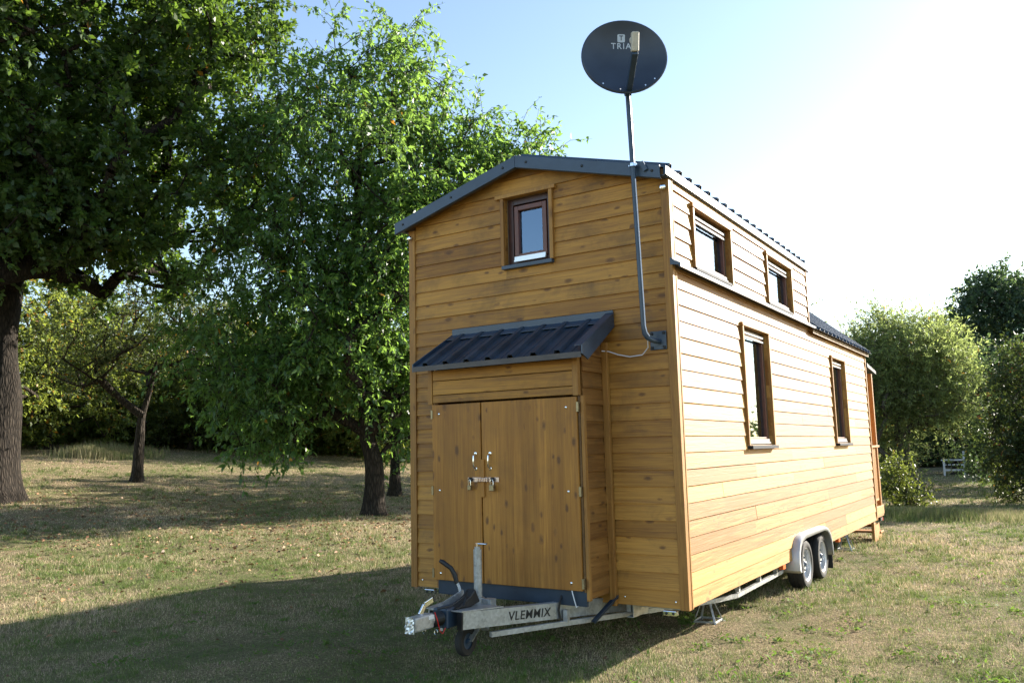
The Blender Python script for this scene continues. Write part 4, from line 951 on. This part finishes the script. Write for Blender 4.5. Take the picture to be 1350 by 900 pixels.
L_CHE = leaf_mat('cherry leaves', (0.034, 0.084, 0.030), (0.082, 0.150, 0.045), (0.30, 0.50, 0.08), 0.005, 0.46, 0.36)
L_APP = leaf_mat('apple leaves', (0.030, 0.050, 0.016), (0.065, 0.090, 0.030), (0.20, 0.26, 0.05), 0.02, 0.32, 0.5)
L_THK = leaf_mat('thicket leaves', (0.060, 0.095, 0.024), (0.13, 0.17, 0.045), (0.42, 0.50, 0.08), 0.03, 0.42, 0.5)
L_WIL = leaf_mat('willow leaves', (0.11, 0.155, 0.060), (0.20, 0.25, 0.095), (0.46, 0.56, 0.17), 0.01, 0.48, 0.5)
L_DRK = leaf_mat('dark maple leaves', (0.030, 0.055, 0.034), (0.060, 0.095, 0.050), (0.16, 0.26, 0.08), 0.003, 0.34, 0.5)
L_SHR = leaf_mat('shrub leaves', (0.034, 0.058, 0.016), (0.085, 0.115, 0.030), (0.28, 0.34, 0.05), 0.008, 0.38, 0.45)

L_ROW = leaf_mat('rowan leaves', (0.024, 0.042, 0.014), (0.052, 0.078, 0.024), (0.16, 0.22, 0.04), 0.01, 0.30, 0.5)
# ---- oak at the left edge
plant_tree('oak_tree', 'huge dark oak with a thick trunk at the left edge of the lawn', 'tree', 2, 22, L_OAK, BKO, 11,
    trunk=[(0,0,0), (0.05,0,2.2), (0.0,0.1,3.6), (0.1,0.2,5.2), (0.15,0.1,7.0), (0.1,0.3,9.0), (0.2,0.2,11.5)],
    ells=[(0.4,0,10.8,5.9,5.2,6.2), (2.6,-1.5,7.2,3.4,3.4,2.8), (-3.5,0,8,5,5,4.2), (1.2,-2.5,12.5,4.6,3.5,4.2), (-1.0,-2.2,6.4,3.6,2.4,1.7)],
    n_cl=2000, twigs=8, per_twig=17, leaf=0.148, twig_len=0.50, droop=0.15, trunk_r=0.48, width=0.58, holes=0.52, shell=0.30, hole_scale=0.62)
# ---- cherry left of the house
plant_tree('cherry_tree', 'leafy cherry tree with drooping bright leaves and a forked trunk just left of the house', 'tree', 492, 19.5, L_CHE, BK, 5,
    trunk=[(0,0,0), (0.02,0,1.15), (-0.15,0.05,1.9), (-0.22,0.1,3.2), (-0.35,0.1,4.4), (-0.4,0.1,6.0), (-0.35,0,7.6), (-0.3,0,9.4)],
    ells=[(-0.6,0,8.0,2.7,2.6,3.2), (-2.3,-0.4,4.6,2.2,2.4,2.5), (0.9,0,6.3,2.2,2.3,2.6), (2.1,0.2,7.9,1.6,1.5,1.5), (0.0,0,3.9,2.6,2.4,1.5), (-2.4,-0.5,2.6,1.3,1.5,1.1), (1.0,0,2.9,1.1,1.2,1.1), (0.4,0,10.2,1.5,1.3,1.3), (2.6,0.1,9.1,0.8,0.8,0.8), (3.5,0.1,8.6,0.9,0.6,0.6)],
    extra=[(0.35,0,1.6),(0.6,0.1,2.4),(0.75,0.1,3.3),(3.3,0.2,8.3),(3.7,0.2,8.7),(3.95,0.3,9.1),(4.15,0.2,8.7),(3.8,0.1,9.4),(3.4,0.1,8.9),(2.9,0.2,9.3),(2.7,0,9.7),(1.4,0,10.9),(1.75,0,10.4),(-0.9,0,11.2),(-1.1,0,10.8),(-0.95,0,11.7),(-0.4,0,11.6),(0.35,0,11.8),(1.0,0,11.6),(1.1,0,12.0),(0.3,0,12.1),(-1.8,0,10.9),(-0.9,0,12.0),(4.4,0.1,8.9),(3.5,0,8.0),(3.1,0,7.6),(3.9,0.2,8.2),(3.6,-.2,8.6),(4.1,0,9.0),(4.3,0.1,9.3),(3.3,0.1,8.6),(2.9,0,8.3),(1.9,0,9.6)],
    n_cl=850, twigs=7, per_twig=16, leaf=0.148, twig_len=0.85, droop=0.75, trunk_r=0.245, tip_r=0.008, width=0.42, holes=0.48, shell=0.25, hole_scale=0.9)
# ---- small old fruit tree further back
plant_tree('apple_tree', 'small old fruit tree with a crooked spreading limb behind the oak', 'tree', 187, 26, L_APP, BK, 8,
    trunk=[(0,0,0), (0.03,0,1.3), (0.08,0,1.9), (0.28,0,2.7), (0.42,0,3.6)],
    ells=[(0.2,0,4.3,2.6,2.4,1.2), (-1.6,0,3.6,1.5,1.6,1.0), (2.0,0,4.2,1.6,1.6,1.1), (0.6,0,5.3,1.7,1.6,0.9)],
    extra=[(-0.6,0,2.45),(-1.5,0,2.7),(-2.2,0.1,3.0)],
    n_cl=210, twigs=6, per_twig=13, leaf=0.09, twig_len=0.5, droop=0.1, trunk_r=0.165, width=0.5, holes=0.5, shell=0.2, hole_scale=1.3)
# ---- thicket along the back of the lawn, left: single trees
KT = dict(trunk=[(0,0,0), (0.1,0,1.0), (0.0,0.1,2.2), (0.1,0,3.6), (0.1,0,5.0)], twigs=6, per_twig=16, leaf=0.13, twig_len=0.65, droop=0.2, trunk_r=0.14, width=0.5)
GT = 'trees of the thicket behind the lawn'
tA = plant_tree('thicket_tree', 'sunlit pale green bushy tree just right of the oak trunk, behind the lawn', 'tree', 70, 37, L_THK, BK, 21, GT,
    ells=[(0,0,4.2,3.0,2.4,3.0), (-1.2,0,2.4,2.4,2,2.0), (1.4,0,2.2,2.2,2,1.9)], n_cl=330, holes=0.25, shell=0.35, **KT)
tB = plant_tree('thicket_tree', 'low dense green tree seen past the left side of the fruit tree trunk', 'tree', 150, 40, L_THK, BK, 22, GT,
    ells=[(0,0,3.6,3.2,2.4,2.6), (0.8,0,1.9,2.8,2,1.8)], n_cl=300, holes=0.2, shell=0.35, **KT)
tC = plant_tree('thicket_tree', 'loose yellowish green tree of the thicket right of the fruit tree', 'tree', 255, 39, L_SHR, BK, 23, GT,
    ells=[(0,0,4.3,2.6,2.2,2.8), (-1.0,0,2.2,2.2,2,2.0), (1.2,0,1.8,2.2,2,1.7)], n_cl=300, holes=0.25, shell=0.35, **KT)
for src, px, D, rz, sc, lb in (
    (tB, -15, 35, 1.1, 1.25, 'dense green tree of the thicket behind the oak trunk at the left edge'),
    (tC, 112, 44, 2.0, 1.0, 'tree of the back row of the thicket, between the oak and the fruit tree'),
    (tA, 205, 46, 0.6, 0.82, 'smaller pale tree of the back row right behind the fruit tree'),
    (tB, 320, 41, 2.6, 1.0, 'low dense tree of the thicket seen under the left boughs of the cherry'),
    (tA, 385, 38, 3.6, 0.95, 'bushy tree of the thicket left of the cherry trunk'),
    (tC, 440, 42, 1.7, 1.1, 'loose tree of the thicket close behind the cherry trunk'),
    (tB, 505, 37, 4.6, 1.05, 'dense tree of the thicket between the cherry trunk and the house'),
    (tA, 565, 40, 5.4, 1.05, 'bushy tree of the thicket partly hidden by the left edge of the house'),
    (tC, 640, 44, 0.2, 1.0, 'loose tree of the thicket hidden behind the house')):
    x, y, z = polar(px, D); copy_tree(src, (x, y, z-0.03), rz, sc, lb, GT)
for src, px, D, rz, sc, lb in (
    (tA, 833, 26, 0.9, 1.05, 'bushy tree standing behind the middle of the house'),
    (tC, 985, 29, 2.9, 1.05, 'loose tree standing behind the back half of the house'),
    (tB, 760, 31, 4.1, 1.15, 'dense tree standing behind the front half of the house')):
    x, y, z = polar(px, D); copy_tree(src, (x, y, z-0.03), rz, sc, lb, GT)
plant_tree('young_tree', 'short ivy covered trunk with a few leaves close behind the cherry tree', 'tree', 519, 24, L_CHE, BK, 31,
    trunk=[(0,0,0), (0.02,0,0.9), (0.0,0,1.8), (0.1,0,3.0)], ells=[(0.1,0,2.6,1.2,1.2,1.0), (0,0,0.8,0.3,0.3,0.5)], n_cl=60, twigs=5, per_twig=12, leaf=0.10, twig_len=0.4, droop=0.4, trunk_r=0.19, holes=0.2)

# ---- undergrowth closing the foot of the thickets (one uncountable mass)
def mass(name, pts, n, h, dpt, leaf, mat, seed, label, cat='undergrowth'):
    rng = np.random.default_rng(seed); P = []
    seg = np.array(pts); i = rng.integers(0, len(seg)-1, n); t = rng.random(n)[:, None]
    b = seg[i]*(1-t)+seg[i+1]*t
    ang = rng.uniform(0, 6.28, n); rad = rng.random(n)*dpt; x = b[:, 0]+np.cos(ang)*rad; y = b[:, 1]+np.sin(ang)*rad
    hh = h*(0.62+0.25*np.sin(x*0.9+1)*np.sin(y*0.7)+0.22*np.sin(x*2.3)*np.cos(y*2.9)); z = terrain(x, y)+rng.random(n)**0.7*hh*np.sqrt(np.maximum(0.05, 1-(rad/dpt)**2))
    P = np.stack([x, y, z], -1); v, f = leaves_np(P, rng.normal(size=(n, 3)), leaf, rng, 0.6)
    o = link(name, np_mesh(name, v, f), mat); tag(o, label, cat, kind='stuff'); return o
pl_ = lambda L: [polar(px, D)[:2] for px, D in L]
mass('undergrowth', pl_([(-120,36),(20,41),(150,43),(300,42),(430,41),(560,41),(700,44)]), 130000, 3.1, 2.2, 0.17, L_THK, 41, 'dark brambles and nettles closing the foot of the thicket behind the lawn')
mass('far_woodland', pl_([(-300,62),(0,66),(250,68),(500,66),(760,66),(950,72),(1100,76),(1250,74),(1450,66),(1700,60)]), 120000, 6.0, 5.0, 0.42, L_APP, 42, 'far belt of trees and scrub that closes the view behind the garden', 'woodland')

# ---- right hand side
plant_tree('willow_tree', 'pale grey green willow with fine upright twigs beside the far end of the house', 'tree', 1196, 29, L_WIL, BKL, 51,
    trunk=[(0,0,0), (-0.35,0,0.9), (-0.5,0,1.8), (-0.3,0,3.0), (-0.1,0,4.2)],
    ells=[(-0.2,0,3.6,1.9,2.0,1.65), (-1.6,0,3.6,1.3,1.5,1.6), (0.8,0,3.1,1.1,1.4,1.4), (-1.2,0,1.5,1.1,1.2,1.2), (-0.9,0,5.0,0.7,0.7,0.7), (0.7,0,4.9,0.7,0.7,0.8)],
    extra=[(0.6,0,1.1),(1.0,0,1.6),(1.4,0,2.2)],
    n_cl=520, twigs=10, per_twig=20, leaf=0.115, twig_len=0.85, droop=-0.05, trunk_r=0.17, width=0.28, holes=0.5, shell=0.15, spread=0.6, hole_scale=1.4)
plant_tree('walnut_tree', 'dark spreading tree whose thick leaning trunk stands right beside the white bench', 'tree', 1257, 41, L_DRK, BK, 52,
    trunk=[(0,0,0), (-0.15,0,1.0), (0.05,0,2.0), (0.2,0,3.2), (0.1,0,4.4)],
    ells=[(0,0,4.0,3.4,2.8,1.8), (-2.2,0,3.0,1.8,1.8,1.4), (2.2,0,3.0,1.9,1.9,1.5)],
    extra=[(-0.9,0,2.0),(-1.5,0,2.5)], n_cl=520, twigs=7, per_twig=15, leaf=0.16, twig_len=0.6, droop=0.2, trunk_r=0.42, width=0.55, holes=0.25, shell=0.3)
mpl = plant_tree('maple_tree', 'tall dark green tree rising above the shrubs at the right edge', 'tree', 1345, 45, L_DRK, BK, 53,
    trunk=[(0,0,0), (0,0,2.0), (0.1,0,3.6), (0.1,0,5.2), (0,0,7.0)],
    ells=[(0,0,6.3,3.2,3.0,3.0), (-2.4,0,5.0,2.2,2.0,2.1), (-3.3,0,4.0,1.6,1.6,1.6), (2.4,0,6.0,2.4,2.4,2.8), (-0.2,0,3.0,2.8,2.4,1.6), (-0.6,0,8.3,1.4,1.4,1.3)],
    n_cl=950, twigs=7, per_twig=15, leaf=0.17, twig_len=0.6, droop=0.2, trunk_r=0.30, width=0.55, holes=0.18, shell=0.35)
x, y, z = polar(1290, 54); copy_tree(mpl, (x, y, z-0.03), 2.2, 0.88, 'dark tree far back between the willow and the tallest dark tree')
rw = plant_tree('rowan_tree', 'bushy rowan with scattered red berries reaching to the grass at the right edge', 'tree', 1352, 23, L_ROW, BK, 54,
    trunk=[(0,0,0), (0.05,0,0.7), (0,0,1.4), (0.1,0,2.4)],
    ells=[(0,0,2.2,1.15,1.2,1.5), (-0.3,0,0.9,0.9,1.0,0.9), (0.7,0,1.2,1.0,1.1,1.1), (0.1,0,3.2,0.7,0.8,0.7)],
    n_cl=290, twigs=7, per_twig=15, leaf=0.09, twig_len=0.42, droop=0.25, trunk_r=0.10, width=0.42, holes=0.22, shell=0.3)
rng = np.random.default_rng(7); bp = []
r_, a_ = basis(1352)
for k in range(26):
    u = rng.normal(size=3); u /= np.linalg.norm(u); c0 = np.array([0.0, 0, 2.3])+u*np.array([1.1, 1.1, 1.5])
    for j in range(8): bp.append(c0+rng.normal(size=3)*0.035)
mb = MB(); X0 = root_of(rw)
for p in bp:
    q = r_*p[0]+a_*p[1]+np.array([0, 0, p[2]]); mb.lathe([(0.0, -0.011), (0.011, 0), (0.0, 0.011)], Vector(q)+X0, (0, 0, 1), 5)
mb.build('berries', M_['red'], rw)
plant_tree('shrub', 'leafy shrub at the foot of the willow just behind the wooden steps', 'shrub', 1177, 21.5, L_SHR, BK, 55,
    trunk=[(0,0,0), (0,0,0.3), (0.05,0,0.6)], ells=[(-0.1,0,0.30,0.35,0.45,0.35), (-0.15,0,0.8,0.22,0.3,0.4), (0.25,0,0.25,0.3,0.3,0.22)], n_cl=48, twigs=5, per_twig=14, leaf=0.075, twig_len=0.26, droop=0.1, trunk_r=0.04, width=0.5, holes=0.1)
plant_tree('shrub', 'tall dark shrub between the willow and the rowan, beyond the shaded lawn', 'shrub', 1330, 31, L_DRK, BK, 56,
    trunk=[(0,0,0), (0,0,0.8), (0.05,0,1.6)], ells=[(0,0,2.4,1.6,1.4,2.1), (-0.8,0,1.0,0.9,1.0,1.0), (1.2,0,1.8,1.4,1.2,1.8)], n_cl=260, twigs=6, per_twig=15, leaf=0.10, twig_len=0.45, droop=0.15, trunk_r=0.08, width=0.5, holes=0.15)
plant_tree('shrub', 'low bright green shrub on the lawn left of the rowan', 'shrub', 1308, 26, L_SHR, BK, 57,
    trunk=[(0,0,0), (0,0,0.2), (0.03,0,0.4)], ells=[(0,0,0.35,0.45,0.4,0.32)], n_cl=26, twigs=5, per_twig=12, leaf=0.08, twig_len=0.22, droop=0.1, trunk_r=0.03, width=0.5, holes=0.1)
mass('undergrowth', pl_([(1060,52),(1160,54),(1260,54),(1360,50),(1480,44)]), 70000, 3.6, 2.4, 0.20, L_ROW, 43, 'low scrub closing the view behind the bench on the right')

# ---- white bench
bx_, by_, bz_ = polar(1243, 40)
bn = thing('garden_bench', 'small white garden bench beside the dark trunk far back on the right', 'bench', (bx_, by_, bz_))
r_, a_ = basis(1243); r_ = Vector(r_); a_ = Vector(a_); O_ = Vector((bx_, by_, bz_)); U = Vector((0, 0, 1))
for i, j, h in ((-0.38, -0.55, 0.62), (-0.38, 0.55, 0.62), (0.38, -0.55, 1.0), (0.38, 0.55, 1.0)):
    m = MB(); m.bar(O_+r_*i+a_*j, O_+r_*i+a_*j+U*h, 0.07, 0.07, (1, 0, 0)); m.build('leg', M_['white'], bn, 0.004)
m = MB()
for k in range(5): m.bar(O_+r_*(-0.34+k*0.16)+a_*-0.58+U*0.44, O_+r_*(-0.34+k*0.16)+a_*0.58+U*0.44, 0.10, 0.03)
m.build('seat', M_['white'], bn)
m = MB()
for k in range(3): m.bar(O_+r_*0.38+a_*-0.51+U*(0.60+k*0.14), O_+r_*0.38+a_*0.51+U*(0.60+k*0.14), 0.03, 0.09)
m.build('backrest', M_['white'], bn)
for j in (-0.55, 0.55):
    m = MB(); m.bar(O_+r_*-0.48+a_*j+U*0.64, O_+r_*0.36+a_*j+U*0.64, 0.08, 0.04); m.bar(O_+r_*-0.34+a_*j+U*0.22, O_+r_*0.34+a_*j+U*0.22, 0.04, 0.05); m.build('armrest', M_['white'], bn)

# ---- grass: mown, short, thinner far away
def blades(name, n, rmin, rmax, a0, a1, hgt, wid, mat, seed, label, cat, power=0.0, area=None, lean=1.2, zoff=-0.004):
    rng = np.random.default_rng(seed)
    if area is None:
        u = rng.random(n)
        r_ = np.exp(np.log(rmin)+(np.log(rmax)-np.log(rmin))*u) if power == 0 else rmin+(rmax-rmin)*u**power
        a = rng.uniform(a0, a1, n); x = CAM.x+r_*np.sin(a); y = CAM.y+r_*np.cos(a)
    else:
        x, y = area(rng, n); r_ = np.hypot(x-CAM.x, y-CAM.y)
    z = terrain(x, y)+zoff
    sc = np.clip(r_/8.0, 0.9, 6.0)
    h = hgt*rng.uniform(0.4, 1.25, n)*(0.8+0.4*np.sin(x*1.1+2)*np.sin(y*1.4))*np.clip(sc, 0.9, 1.6); wd = wid*rng.uniform(0.6, 1.3, n)*sc
    az_ = rng.uniform(0, 2*np.pi, n); ln = rng.uniform(0.1, 1.0, n)*lean
    d = np.stack([np.cos(az_)*ln, np.sin(az_)*ln, np.ones(n)], -1); d /= np.linalg.norm(d, axis=1, keepdims=True)
    s2 = rng.uniform(0, 2*np.pi, n); s_ = np.stack([np.cos(s2), np.sin(s2), np.zeros(n)], -1)
    P = np.stack([x, y, z], -1)
    v = np.stack([P-s_*wd[:, None]/2, P+s_*wd[:, None]/2, P+d*h[:, None]], 1).reshape(-1, 3)
    o = link(name, np_mesh(name, v, np.arange(n*3).reshape(n, 3)), mat); tag(o, label, cat, kind='stuff'); return o
BL = blade_mat('short turf blades', (0.56, 0.42, 0.27), (0.78, 0.63, 0.44), (0.11, 0.165, 0.035), (0.22, 0.29, 0.075))
blades('grass', 720000, 4.2, 46, YAW-R(50), YAW+R(50), 0.037, 0.0042, BL, 61, 'short dry mown grass of the lawn, straw coloured with green patches', 'grass')
BT = blade_mat('long seeding grass', (0.30, 0.26, 0.14), (0.44, 0.38, 0.22), (0.12, 0.16, 0.05), (0.20, 0.24, 0.08))
def band(x0, d0, x1, d1, wdt):
    p, q = np.array(polar(x0, d0)[:2]), np.array(polar(x1, d1)[:2])
    def f(rng, n):
        t = rng.random(n)[:, None]; c = p+(q-p)*t; k = rng.normal(size=(n, 2))*wdt; c = c+k
        return c[:, 0], c[:, 1]
    return f
blades('tall_grass', 26000, 0, 0, 0, 0, 0.11, 0.005, BT, 62, 'band of unmown seeding grass across the lawn to the right of the house', 'tall grass', area=band(1175, 19.0, 1520, 18.0, 0.5), lean=0.5)
blades('tall_grass', 9000, 0, 0, 0, 0, 0.30, 0.006, BT, 63, 'clump of tall straw coloured grass behind the fruit tree', 'tall grass', area=band(118, 34, 182, 34.5, 0.5), lean=0.35)
def tufts(name, k, per, seed, mat, label, hgt):
    def f(rng, n):
        a = rng.uniform(YAW-R(48), YAW+R(48), k); r_ = np.exp(rng.uniform(math.log(4.3), math.log(34), k)); sz = rng.uniform(0.015, 0.075, k)
        i = rng.integers(0, k, n); x = CAM.x+r_*np.sin(a); y = CAM.y+r_*np.cos(a)
        return x[i]+rng.normal(size=n)*sz[i], y[i]+rng.normal(size=n)*sz[i]
    blades(name, k*per, 0, 0, 0, 0, hgt, 0.0046, mat, seed, label, 'grass', area=f, lean=0.9)
BG = blade_mat('green turf tufts', (0.36, 0.31, 0.17), (0.50, 0.43, 0.26), (0.085, 0.140, 0.030), (0.17, 0.22, 0.060), 0.34, 0.56)
tufts('grass_tufts', 9500, 30, 64, BG, 'denser greener tufts standing a little above the mown lawn', 0.062)
# ---- green weeds in the turf: flat rosettes (uncountable) and one taller plant by the stand
def rosettes(name, n, mat, seed, size, rmin, rmax, label):
    rng = np.random.default_rng(seed); P, D = [], []
    for i in range(n):
        a = rng.uniform(YAW-R(45), YAW+R(45)); r_ = math.exp(rng.uniform(math.log(rmin), math.log(rmax))); x = CAM.x+r_*math.sin(a); y = CAM.y+r_*math.cos(a)
        if rng.random() > (0.9 if x > 2.6 else 0.45): continue
        z = tz(x, y)+0.008; k = rng.integers(6, 22); sp = rng.uniform(0.02, 0.12)
        q = rng.uniform(0, 6.28, k); c = np.stack([x+rng.normal(size=k)*sp, y+rng.normal(size=k)*sp, np.full(k, z)], -1)
        P.append(c); D.append(np.stack([np.cos(q), np.sin(q), rng.uniform(0.2, 1.2, k)], -1))
    P = np.concatenate(P); D = np.concatenate(D); v, f = leaves_np(P, D, size, rng, 0.36, 0.3)
    o = link(name, np_mesh(name, v, f), mat); tag(o, label, 'weeds', kind='stuff')
L_WD = leaf_mat('weed leaves', (0.065, 0.120, 0.025), (0.125, 0.185, 0.045), (0.20, 0.32, 0.05), 0.0, 0.35, 0.75)
rosettes('weeds', 1700, L_WD, 71, 0.042, 4.4, 32, 'small bright green weeds scattered through the dry grass')
def fallen(n, seed):
    rng = np.random.default_rng(seed); x, y = [], []
    for px, D, sx, k in ((492, 17.5, 3.2, 0.42), (14, 19, 4.0, 0.3), (250, 19, 4.5, 0.28)):
        c = polar(px, D); m_ = int(n*k); x.append(c[0]+rng.normal(size=m_)*sx); y.append(c[1]+rng.normal(size=m_)*sx)
    x = np.concatenate(x); y = np.concatenate(y); P = np.stack([x, y, terrain(x, y)+0.03], -1); k = len(x)
    q = rng.uniform(0, 6.28, k); D = np.stack([np.cos(q), np.sin(q), rng.normal(size=k)*0.25], -1); v, f = leaves_np(P, D, 0.065, rng, 0.55, 0.35)
    s = NT('fallen leaves'); geo = s.n('ShaderNodeNewGeometry'); c = s.ramp(geo.outputs['Random Per Island'], [(0.0, (0.10, 0.05, 0.025)), (0.6, (0.26, 0.12, 0.05)), (0.92, (0.36, 0.20, 0.09)), (1, (0.45, 0.33, 0.20))])
    s.principled(c, 0.6); o = link('fallen_leaves', np_mesh('fallen_leaves', v, f), s.m); tag(o, 'brown fallen leaves strewn over the lawn under the cherry and the oak', 'fallen leaves', kind='stuff')
fallen(6500, 81)
def weed(x, y, label, hgt, seed, group=None):
    rng = np.random.default_rng(seed); z = tz(x, y); t = thing('weed_plant', label, 'weed', (x, y, z), group); P, D, segs = [], [], []
    for k in range(9):
        q = rng.uniform(0, 6.28); b = np.array([rng.normal()*0.04, rng.normal()*0.04, 0]); tip = b+np.array([math.cos(q)*0.07, math.sin(q)*0.07, hgt*rng.uniform(0.45, 1)])
        segs.append((b, tip, 0.003, 0.0015))
        for j in range(9):
            f_ = rng.uniform(0.15, 1.05); P.append(b+(tip-b)*f_); w_ = rng.uniform(0, 6.28); D.append(np.array([math.cos(w_), math.sin(w_), rng.uniform(0, 0.8)]))
    v, f = leaves_np(np.array(P), np.array(D), 0.045, rng, 0.5); v2, f2 = tubes_np(segs, 4)
    link('stems', np_mesh('stems', v2, f2), L_WD, t); link('leaves', np_mesh('leaves', v, f), L_WD, t)
weed(2.10, 1.02, 'bright green weed with upright stems on the grass beside the near axle stand', 0.15, 3)
